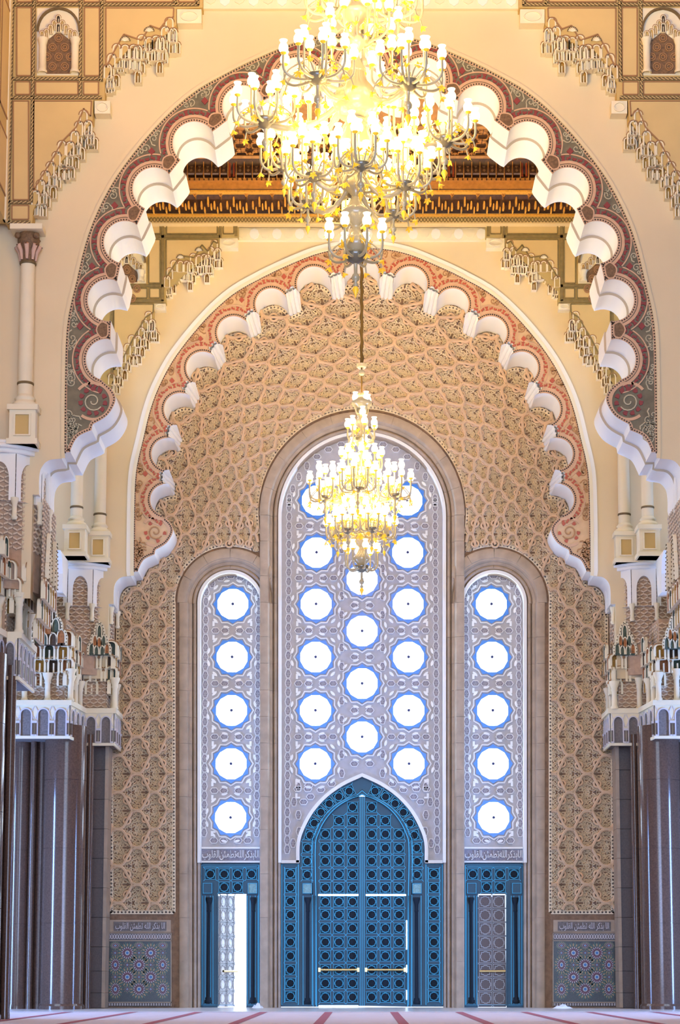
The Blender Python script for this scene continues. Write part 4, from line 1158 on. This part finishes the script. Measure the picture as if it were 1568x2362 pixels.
def hood_mesh(back, w, h):
    b = MB()
    half = [(-.5,0),(-.52,.2),(-.47,.32),(-.38,.36),(-.37,.5),(-.31,.6),(-.22,.63),(-.2,.78),(-.15,.9),(-.07,.97),(0,1)]
    pts = half+[(-x,z) for x,z in half[::-1]][1:]; pts = [(x*w,z*h) for x,z in pts]
    b.poly(pts, .02, None, 1); b.ribbon(pts, .055, -.06, .03, 0)
    for x, z in resample(pts, .09): b.box(x-.014,x+.014,-.08,-.05,z-.014,z+.014,2)
    for (x, z, cw, ch, m_) in ((0,.56,.22,.36,1),(-.2,.30,.2,.30,3),(.2,.30,.2,.30,4),(0,.26,.2,.28,3),(-.36,.06,.22,.3,4),(.36,.06,.22,.3,3),(-.12,.02,.2,.26,4),(.14,.02,.2,.26,1)):
        q = [(x*w+px_*cw*w, z*h+pz_*ch*h) for px_, pz_ in arch_out(1, 1)]
        b.poly(q, -.01, None, m_); b.ribbon(q, .03, -.05, .0, 0)
    return b.mesh('niche_hood', [M['cream'], back, M['rope'], M['orangen'], M['greenn']])
HOODD, HOODG = hood_mesh(M['niche'], 1.0, 1.25), hood_mesh(M['greenn'], .62, .95)
TAB = MB(); ao = arch_out(.60, .80); TAB.poly([(-.5,0)]+ao+[(.5,0),(.5,1.0),(-.5,1.0)], 0, None); TAB.wall(ao, 0, .2, 0, False); TAB.wall([(-.5,0),(.5,0)],0,.2,0,False)
TABM = TAB.mesh('tabernacle_arch', [M['white']])
def weave(par, p0, p1, z0, z1, off=.0):
    """basket-woven brick relief on a facet"""
    dx, dy = p1[0]-p0[0], p1[1]-p0[1]; L = math.hypot(dx, dy); u = (dx/L, dy/L); n = (dy/L, -dx/L)
    b = MB(); st = .105
    for i in range(int(L/st)):
        for j in range(int((z1-z0)/st)):
            s, z = (i+.5)*st, z0+(j+.5)*st; d = 1 if (i+j) % 2 else -1
            q = [(-.05,-.015*d-.02),(.05,.03*d-.02),(.05,.03*d+.022),(-.05,-.015*d+.022)]
            f = []
            for h in (.0, .03):
                for a, c in q: f.append((p0[0]+u[0]*(s+a)+n[0]*(off+h), p0[1]+u[1]*(s+a)+n[1]*(off+h), z+c))
            b.add(f, [(4,5,6,7),(0,1,5,4),(1,2,6,5),(2,3,7,6),(3,0,4,7)])
    if b.v: stuff(b.build('woven_brick_relief', [M['weavel']], par))
def pathwall(par, name, mats, path, z0, z1, m=0):
    b = MB(); b.loft([[(x,y,z0) for x,y in path],[(x,y,z1) for x,y in path]]); ym = max(y for x, y in path)+.02; ends = [(path[-1][0],ym),(path[0][0],ym)]
    for zz in (z0, z1): b.add([(x,y,zz) for x,y in path+ends], [tuple(range(len(path)+2))])
    return b.build(name, mats, par)
def off_path(path, d):
    out = []
    for i, (x, y) in enumerate(path):
        a = path[max(i-1,0)]; c = path[min(i+1,len(path)-1)]; dx, dy = c[0]-a[0], c[1]-a[1]; L = math.hypot(dx,dy); out.append((x+dy/L*d, y-dx/L*d))
    return out
def pillar(sg, dY, near, label):
    t = thing('pillar', label, 'pillar', 'arch pillars')
    mx = lambda x: x*sg
    # lower shafts, polished granite
    for (px, Y, r, top) in ((147,54.2,.585,1690),(44,54.7,.34,1690),(73,54.4,.09,1690),(92,54.6,.15,1690),(204,55.0,.10,1700)):
        x = XX(px,2000,Y); zt = ZZ(top,53.5)+.25
        b = MB(); zs = [0,.12,.16]+[q for q in (2.35,4.4,6.3) if r > .3]+[zt]
        prof = [(r*1.08,0),(r*1.08,.10),(r,.16)]
        for q in zs[3:-1]: prof += [(r,q-.006),(r-.022,q-.004),(r-.022,q+.004),(r,q+.006)]
        prof += [(r,zt)]
        b.lathe(prof, (mx(x),Y-dY,0), 40); me = b.mesh('granite_shaft', [M['granite']]); smooth_by_angle(me, 30); link('granite_shaft', me, t)
    if near:
        b = MB(); b.lathe([(.5,0),(.46,.16),(.46,8.3)], (mx(-8.24),YA+.1,0), 40); b.build('granite_shaft', [M['granite']], t, True)
    ys = [] if near else [1708,1776,1844,1912,1980,2048,2116,2184,2240,2290,2325]
    for a, c in zip(ys[:-1], ys[1:]):
        b = MB(); x0, x1 = XX(197,2000,55.6), XX(243,2000,55.6); za, zc = ZZ(a,55.6), max(0,ZZ(c,55.6))
        b.box(*sorted((mx(x0),mx(x1))), 55.6-dY, 56.35-dY, zc+.006, za-.006); b.build('pilaster_block', [M['granite2']], t)
        b = MB(); x2 = XX(246.5,2000,55.5); b.box(*sorted((mx(x1-.04),mx(x2))), 55.5-dY, 56.3-dY, zc+.004, za-.004); b.build('pilaster_edge', [M['stone']], t)
    b = MB(); b.box(*sorted((mx(-9.9),mx(-8.9))), 55.2-dY, 56.35-dY, 0, 7.2); b.build('pillar_core', [M['granite2']], t)
    # plan of the capital
    xe = -7.04 if not near else -7.58
    path = [(-9.95,53.3),(XX(160,1660,53.3),53.3),(XX(192,1660,55.0)+.02,54.95),(xe,54.95),(xe,56.32 if not near else 57.0)]
    path = [(x, y-dY) for x, y in path]
    if sg < 0: path = [(-x, y) for x, y in path[::-1]]
    z0, z1, z2 = ZZ(1700,53.3), ZZ(1622,53.3), ZZ(1528,53.3)
    z3, z4, z5 = ZZ(1440,54.4), ZZ(1388,54.4), ZZ(1306,54.4)
    pathwall(t, 'arcade_wall', [M['gp']], path, z0, z1)
    for zz, h, o in ((z1-.06,.14,.09),(z0-.05,.08,.05)):
        p2 = off_path(path, o); b = MB(); b.loft([[(x,y,zz) for x,y in path],[(x,y,zz) for x,y in p2],[(x,y,zz+h) for x,y in p2],[(x,y,zz+h) for x,y in path]]); b.build('ledge', [M['cream']], t)
    for p0, p1 in zip(path[:-1], path[1:]):
        L = math.hypot(p1[0]-p0[0], p1[1]-p0[1]); n = max(1, round(L/.52))
        for i in range(n):
            oriented(BAY[(i+n) % 2], t, 'arcade_bay', p0, p1, (i+.5)/n, z0+.03, .02, (L/n,.6,(z1-z0-.06)/2))
    # recessed stage with colonnettes
    inn = off_path(path, -.30)
    pathwall(t, 'woven_wall', [M['weave']], inn, z1, z3)
    for p0, p1 in zip(inn[:-1], inn[1:]): weave(t, p0, p1, z1, z3)
    k = 0
    for p0, p1 in zip(path[:-1], path[1:]):
        L = math.hypot(p1[0]-p0[0], p1[1]-p0[1])
        if L < .3: continue
        n = max(1, round(L/.6))
        for i in range(0 if k == 0 else 1, n+1):
            u = i/n; x, y = p0[0]+(p1[0]-p0[0])*u, p0[1]+(p1[1]-p0[1])*u; dx, dy = p1[0]-p0[0], p1[1]-p0[1]; nx, ny = dy/L, -dx/L
            h = (z2-z1)*(.80 if k % 2 else .70); k += 1
            b = MB(); b.lathe([(.11,0),(.11,.06),(.08,.1),(.075,h-.3),(.10,h-.27),(.085,h-.22),(.15,h-.04),(.15,h)], (x-nx*.12,y-ny*.12,z1+.06), 12); b.build('capital_colonnette', [M['cream']], t, True)
        # painted niche fields between and the stepping tiers of stalactites
        n2 = max(1, round(L/.40))
        for tier in range(4):
            zc = z2-.42+tier*.36
            for i in range(n2):
                if tier == 3 and i % 3 != 1: continue
                if tier == 0 and i % 2: continue
                o_ = oriented(CELL[('y','d','r','g')[(i+tier*2) % 4]], t, 'muqarnas_cell', p0, p1, (i+.5+(.25 if tier % 2 else -.05))/n2, zc, -.10+tier*(.06 if not near else .13), (L/n2*.92,.34 if abs(p1[0]-p0[0]) > .3*L else .10,.24))
        if L > .8 and abs(p1[0]-p0[0]) > .5:
            q = [(.68,0)] if L > 1.5 else [(.5,0)]
            for u, _ in q: oriented(HOODD if L > 1.5 else HOODG, t, 'niche_hood', p0, p1, u, z2+.45, .10 if L > 1.5 else .12)
        if L > 1.5 and abs(p1[0]-p0[0]) > 1.2: oriented(HOODG, t, 'niche_hood', p0, p1, .30, z2+.35, .10)
    # round drum with the plain tabernacle and cornice
    cx, cy = -8.2, 55.75-dY
    rr = 1.12
    dr = [(cx+rr*math.sin(a), cy-rr*math.cos(a)) for a in [math.radians(-80+i*12) for i in range(16)]]
    if sg < 0: dr = [(-x, y) for x, y in dr[::-1]]
    pathwall(t, 'drum_wall', [M['weave']], off_path(dr, -.12), z2-.1, z5)
    for i in range(0, len(dr)-1): weave(t, off_path(dr,-.11)[i], off_path(dr,-.11)[i+1], z3-.5, z4+.75, .0)
    for i in range(0, len(dr)-3, 3):
        p0, p1 = dr[i], dr[i+3]; L = math.hypot(p1[0]-p0[0], p1[1]-p0[1])
        oriented(TABM, t, 'tabernacle_arch', p0, p1, .5, z4-.06, .03, (L,1,(z5-z4+.06)))
        b = MB(); b.lathe([(.05,0),(.08,.06),(.055,.1),(.055,.34),(.09,.45),(.09,.5)], (p1[0],p1[1]-.02,z4-.5), 10); b.build('bracket_colonnette', [M['cream']], t, True)
    for o1, zz, h in ((.06,z5-.02,.10),(.13,z5+.08,.10),(.09,z5+.18,.08)):
        p2 = off_path(dr, o1); b = MB(); b.loft([[(x,y,zz) for x,y in dr],[(x,y,zz) for x,y in p2],[(x,y,zz+h) for x,y in p2],[(x,y,zz+h) for x,y in dr]]); b.build('cornice', [M['white']], t, True)
    b = MB(); b.add([(x,y,z5+.1) for x,y in dr], [tuple(range(len(dr)))]); b.build('cornice_top', [M['cream']], t)
    if near:
        q0, q1 = (-7.10, YA+.02), (-7.10, YA+TA)
        if sg < 0: q0, q1 = (7.10, YA+TA), (7.10, YA+.02)
        weave(t, q0, q1, 9.6, 11.5, .0)
        for tier in range(3):
            for i in range(5-tier): oriented(CELL[('r','g','o','y')[(i+tier) % 4]], t, 'muqarnas_cell', q0, q1, (i+.6+.4*tier)/5.4, 9.45-tier*.42, .08-.10*tier, (.34,.09,.26))
        for u in (.25,.7): oriented(HOODG, t, 'niche_hood', q0, q1, u, 9.7, .07, (.6,1,1.1))
    # foot of the side arch that springs from the pillar
    b = MB()
    xa, xb = XX(112,1330,53.6), XX(150,1330,53.6)
    for z_, e in ((1285,0),):
        prof = [(53.9,ZZ(1372,53.6)),(53.2,ZZ(1372,53.6)),(53.2,ZZ(1330,53.6)),(53.05,ZZ(1300,53.6)),(52.7,ZZ(1285,53.6)),(54.2,ZZ(1285,53.6))]
        r0 = [(mx(xa),Y-dY,z) for Y,z in prof]; r1 = [(mx(xb),Y-dY,z) for Y,z in prof]
        b.loft([r0,r1], 0, True, True)
    b.build('side_arch_foot', [M['white']], t)
    return t
for sg, a in ((1,'left'),(-1,'right')):
    pillar(sg, 0, False, 'brown granite pillar with arcaded stalactite capital beside the %s mosaic panel' % ('open-door' if sg == 1 else 'closed-door'))
    pillar(sg, YB-YA, True, 'near pillar at the %s picture edge with stalactite capital under the near lobed arch' % a)

def column(px, Y, label, near=0.0):
    x = XX(px, 1100, Y) if px < 835 else -XX(1670-px, 1100, Y)
    Y -= near
    t = thing('column', label, 'column', 'cream columns on pedestals')
    Yr = 54.85
    zp0, zp1, zb, zc, zt = ZZ(1302,Yr), ZZ(1231,Yr), ZZ(1216,Yr), P(50,606,42.35)[2], P(50,541,42.35)[2]
    b = MB(); w = .29
    b.box(x-w,x+w,Y-w,Y+w,zp0,zp1-.12); b.box(x-w-.05,x+w+.05,Y-w-.05,Y+w+.05,zp1-.12,zp1); b.box(x-w-.05,x+w+.05,Y-w-.05,Y+w+.05,zp0,zp0+.12)
    b.build('pedestal', [M['cream']], t)
    b = MB(); b.ribbon([(x-.17,zp0+.2),(x+.17,zp0+.2),(x+.17,zp1-.22),(x-.17,zp1-.22)], .05, Y-w-.04, Y-w, 0, True); b.poly([(x-.17,zp0+.2),(x+.17,zp0+.2),(x+.17,zp1-.22),(x-.17,zp1-.22)], Y-w-.004, None, 1); b.build('pedestal_panel', [M['cream'], M['field']], t)
    b = MB(); b.lathe([(.27,0),(.29,.04),(.27,.10),(.21,.14),(.21,.17),(.235,.2),(.19,.26),(.165,.3)], (x,Y,zp1), 24); b.build('base', [M['cream']], t, True)
    b = MB(); b.lathe([(.17,0),(.168,(zc-zb)*.5),(.158,zc-zb)], (x,Y,zb), 28); b.build('shaft', [M['cream']], t, True)
    for z in (zb+.36, zc-.03):
        b = MB(); b.lathe([(.165,-.03),(.185,-.02),(.19,.01),(.18,.03),(.16,.03)], (x,Y,z), 24); b.build('collar', [M['rope']], t, True)
    h = zt-zc
    b = MB(); b.lathe([(.16,0),(.17,h*.45),(.24,h*.62),(.25,h*.9),(.22,h)], (x,Y,zc), 20); b.build('capital', [M['medal']], t, True)
    for i in range(8):
        a = i*PI/4; b = MB(); b.tube([(x+.17*math.cos(a),Y+.17*math.sin(a),zc+.03),(x+.19*math.cos(a),Y+.19*math.sin(a),zc+h*.35),(x+.27*math.cos(a),Y+.27*math.sin(a),zc+h*.55),(x+.30*math.cos(a),Y+.30*math.sin(a),zc+h*.5)], [.03,.05,.06,.03], 6); b.build('acanthus_leaf', [M['pinkdot']], t, True)
    for i in range(4):
        a = PI/4+i*PI/2; b = MB(); b.lathe([(.001,-.07),(.06,-.05),(.075,0),(.06,.05),(.001,.07)], (x+.29*math.cos(a),Y+.29*math.sin(a),zt-.1), 8); b.build('volute', [M['medal']], t, True)
    b = MB(); b.box(x-.36,x+.36,Y-.36,Y+.36,zt,zt+.12); b.build('abacus', [M['cream']], t)
    return t
column(232, 54.85, 'cream column on pedestal next to the far arch band, open-door side')
column(178, 54.0, 'cream column on pedestal set further out, open-door side of the far arch')
column(1670-232, 54.85, 'cream column on pedestal next to the far arch band, closed-door side')
column(1670-178, 54.0, 'cream column on pedestal set further out, closed-door side of the far arch')
column(232, 54.85, 'tall cream column with carved capital at the corner of the near arch wall', 12.5)

# ================================================================ chandeliers
SH = MB(); SH.lathe([(.001,-.085),(.045,-.078),(.078,-.04),(.085,.0),(.078,.045),(.055,.085),(.048,.10),(.072,.145),(.066,.145),(.04,.10)], (0,0,0), 14)
SHADE = SH.mesh('glass_shade', [M['shade']], True)
SC_ = MB(); SC_.lathe([(.012,-.16),(.016,-.12),(.05,-.095),(.055,-.08),(.001,-.075)], (0,0,0), 10); SOCK = SC_.mesh('candle_cup', [M['gold']], True)
FL = MB()
for i in range(5):
    a = i*2*PI/5
    FL.add([(0,0,-.05),(.05*math.cos(a-.5),.05*math.sin(a-.5),.02),(.08*math.cos(a),.08*math.sin(a),.04),(.05*math.cos(a+.5),.05*math.sin(a+.5),.02),(0,0,.0)], [(0,1,2),(0,2,3),(4,2,1),(4,3,2)])
FLOWER = FL.mesh('glass_flower', [M['gold']])
BO = MB(); BO.lathe([(.001,-.14),(.05,-.135),(.13,-.09),(.185,-.02),(.20,.03),(.19,.05),(.15,.06),(.06,.07),(.05,.2),(.001,.22)], (0,0,0), 22); BOWL = BO.mesh('glass_bowl', [M['bowl']], True)
PD = MB(); PD.lathe([(.001,-.62),(.012,-.60),(.05,-.52),(.02,-.47),(.065,-.43),(.075,-.38),(.05,-.33),(.03,-.31),(.035,-.12),(.06,-.1)], (0,0,0), 12); PEND = PD.mesh('pendant_drop', [M['glass']], True)
GF = MB(); GF.lathe([(.001,-.82),(.02,-.76),(.06,-.66),(.03,-.60),(.001,-.60)], (0,0,0), 8); FIN = GF.mesh('gold_finial', [M['gold']], True)
def arm_mesh(reach, rise, tail):
    b = MB()
    pts = catmull([(.10,0,.04),(.30*reach,0,-.02-.05*reach),(.72*reach,0,-.06),(reach*.98,0,.10*rise+.02),(reach,0,rise-.12)], 5)
    b.tube(pts, [.032-.012*i/len(pts) for i in range(len(pts))], 6)
    if tail: b.tube(catmull([(.10,0,.05),(.45*reach,0,.22),(.85*reach,0,.06),(1.0*reach,0,-.16)], 4), .014, 5)
    return b.mesh('candle_arm', [M['glass']], True)
_arms = {}
def tier(root, loc, n, reach, rise, s=1.0, inner=0, pend=True, a0=None, power=0.0, flowers=True):
    x, y, z = loc
    bw = link('glass_bowl', BOWL, root, loc, (s,)*3)
    if pend: link('pendant_drop', PEND, bw, (0,0,0)); link('gold_finial', FIN, bw, (0,0,.05))
    a0 = random.random()*6 if a0 is None else a0
    for ring, (m, rc, rs) in enumerate(((n, reach, rise),(inner, reach*.45, rise+.28))):
        key = (round(rc,2), round(rs,2), ring)
        if key not in _arms: _arms[key] = arm_mesh(rc, rs, flowers and ring == 0)
        for i in range(m):
            a = a0+i*2*PI/m+ring*.4
            arm = link('candle_arm', _arms[key], root, loc, None, (0,0,a))
            link('candle_cup', SOCK, arm, (rc,0,rs)); link('glass_shade', SHADE, arm, (rc,0,rs))
            if ring == 0 and flowers: link('glass_flower', FLOWER, arm, (rc*1.0,0,-.17), None, (PI*.8,0,i)); link('glass_flower', FLOWER, arm, (rc*.5,.03,.2), None, (.4,0,i*2.1))
    if power:
        for kind, f in (('POINT', .13), ('SPOT', 1.55)):   # the tulip shades are open at the top: most of the light goes up and out
            l = bpy.data.lights.new('candle_light', kind); l.energy = power*f; l.color = WARM; l.shadow_soft_size = .3
            if kind == 'SPOT': l.spot_size = PI; l.spot_blend = 1.0
            o = bpy.data.objects.new('candle_light', l); COL.objects.link(o); o.parent = root; o.location = (x, y, z+rise+.15)
            if kind == 'SPOT': o.rotation_euler = (PI, 0, 0)
def big_arm(root, a, b, sag, r):
    m = MB(); a, b = Vector(a), Vector(b); pts = []
    for i in range(17):
        t = i/16; p = a.lerp(b, t); pts.append((p.x, p.y, p.z-sag*math.sin(PI*t)))
    m.tube(pts, [r*(1+.22*math.sin(i*2.4)) for i in range(17)], 9); m.build('twisted_arm', [M['glass']], root, True)
def stem(root, x, Y, z0, z1, segs):
    h = z1-z0; prof = [(.02,0)]
    for i in range(segs):
        u = i/segs
        for r, f in ((.06,.05),(.19,.3),(.22,.45),(.13,.7),(.07,.95)): prof.append((r*(1+.3*math.sin(i*1.7)), (u+f/segs)*h))
    b = MB(); b.lathe(prof, (x,Y,z0), 18); b.build('central_stem', [M['glass']], root, True)
# near chandelier
Y1c = 33.0
c1 = thing('chandelier', 'huge many-tiered glass chandelier lit golden, hanging before the near lobed arch', 'chandelier')
base = P(820,592,Y1c)
tiers1 = [(820,591,33.0,8,.50,.46,1.0,0),(838,95,33.1,9,.62,.46,1.0,5),(733,180,32.0,9,.62,.44,1.0,4),(941,194,32.1,9,.62,.44,1.0,4),(613,281,33.2,9,.58,.44,1.0,3),(1024,324,33.4,9,.56,.44,1.0,3),
          (700,318,34.6,8,.52,.55,1.0,3),(925,330,34.5,8,.52,.55,1.0,3),(832,383,32.2,8,.46,.50,.85,3),(725,407,32.9,8,.50,.50,.85,3),(931,427,33.1,8,.50,.50,.85,3),(820,443,33.3,8,.55,.52,1.0,3),
          (710,470,33.5,7,.36,.42,.75,2),(907,492,33.6,7,.40,.42,.75,2),(798,514,34.3,6,.40,.42,.75,2),(655,385,33.6,7,.42,.45,.75,2),(965,400,33.6,7,.42,.45,.75,2),
          (770,30,33.6,8,.55,.6,.9,3),(905,40,33.6,8,.55,.6,.9,3),(822,-130,33,9,.7,.7,1,4)]
zc1 = [P(822,y,Y1c)[2] for y in (250,340,440,120)]
X1 = P(821,300,Y1c)[0]
for i, (px, py, Y, n, rc, rs, s, inn) in enumerate(tiers1):
    loc = P(px, py, Y); tier(c1, loc, n, rc, rs, s, inn, True, None, CH1_W/len(tiers1))
    if 1 < i < 17 and i not in (11,):
        zs = loc[2]+(.25 if i < 8 else .05)
        big_arm(c1, (X1, Y1c, min(zs+.3, zc1[0]+.6)), (loc[0], loc[1], loc[2]-.05), .35, .06 if i < 8 else .045)
stem(c1, X1, Y1c, base[2]-.0, P(820,-200,Y1c)[2], 12)
b = MB(); b.lathe([(.001,0),(.30,.05),(.42,.25),(.36,.5),(.2,.7),(.12,1.0)], (X1,Y1c,zc1[0]-.2), 24); b.build('body_vase', [M['glass']], c1, True)
b = MB(); b.lathe([(.001,0),(.22,.1),(.30,.4),(.18,.8)], (X1,Y1c,zc1[1]-.3), 24); b.build('body_vase', [M['glass']], c1, True)
b = MB(); b.tube([(X1,Y1c,P(820,-200,Y1c)[2]),(X1,Y1c,27)], .04, 8); b.build('hanging_cable', [M['bronze']], c1)
# far chandelier in the bay between the arches
Y2c = 48.7
c2 = thing('chandelier', 'smaller glowing glass chandelier on a long bronze sleeve before the star windows', 'chandelier')
tiers2 = [(834,1309,48.7,8,.42,.50,.95,0),(834,950,48.7,4,.20,.34,.8,0),(834,1014,48.7,7,.36,.40,.9,2),(825,1129,47.9,8,.46,.55,.9,3),(910,1144,48.3,8,.44,.50,.9,3),(751,1149,48.4,8,.44,.50,.9,3),(880,1165,49.4,8,.44,.5,.9,2),(785,1165,49.4,8,.44,.5,.9,2),
          (803,1223,48.2,8,.34,.42,.8,2),(857,1221,48.2,8,.34,.42,.8,2),(779,1238,48.6,7,.30,.38,.7,2),(886,1236,48.6,7,.30,.38,.7,2),(834,1090,48.7,9,.52,.50,.9,3),(834,1190,48.7,9,.5,.45,.9,3)]
X2 = P(834,1000,Y2c)[0]
for i, (px, py, Y, n, rc, rs, s, inn) in enumerate(tiers2):
    loc = P(px, py, Y); tier(c2, loc, n, rc, rs, s, inn, i not in (1,2,12,13), None, CH2_W/len(tiers2), i > 1)
    if i in (3,4,5,6,7,8,9,10,11): big_arm(c2, (X2, Y2c, loc[2]+.3), (loc[0], loc[1], loc[2]-.02), .22, .04)
stem(c2, X2, Y2c, P(834,1309,Y2c)[2], P(834,905,Y2c)[2], 9)
zc = P(834,836,Y2c)[2]
b = MB(); b.lathe([(.04,.0),(.09,-.06),(.13,-.02),(.14,.05)], (X2,Y2c,zc-.1), 16); b.build('glass_cap', [M['glass']], c2, True)
b = MB(); b.lathe([(.001,-.09),(.07,-.05),(.08,0),(.06,.06),(.001,.09)], (X2,Y2c,P(834,860,Y2c)[2]), 14); b.build('glass_ball', [M['glass']], c2, True)
b = MB(); b.tube([(X2,Y2c,P(834,905,Y2c)[2]),(X2,Y2c,zc)], .018, 8); b.build('hanging_rod', [M['bronze']], c2)
b = MB(); zt = z6+.5; n = 60
b.tube([(X2+.012*math.sin(i*1.9),Y2c,zc+(zt-zc)*i/n) for i in range(n+1)], [.042+.008*math.sin(i*2.3) for i in range(n+1)], 8); b.build('bronze_sleeve', [M['bronze']], c2, True)

# ================================================================ small things on the threshold
def rag(px, Y, w, h, label):
    x = XX(px, 2322, Y); t = MB(); n = 9
    rows = [[(x+w*(i/(n-1)-.5)+.02*math.sin(j*3+i), Y+.12*(j/(n-1)-.5), .012+h*max(0,math.sin(PI*i/(n-1))*math.sin(PI*j/(n-1)))*(.6+.4*math.sin(i*2.1+j*1.3))) for i in range(n)] for j in range(n)]
    t.loft(rows); o = t.build('crumpled_cloth', [M['rag']], None, True); o['label'] = label; o['category'] = 'cloth'
rag(1297, 55.2, .55, .13, 'crumpled white cloth on the marble threshold below the mosaic panel')
rag(594, 55.9, .32, .16, 'small crumpled white cloth at the foot of the portal frame beside the open door')
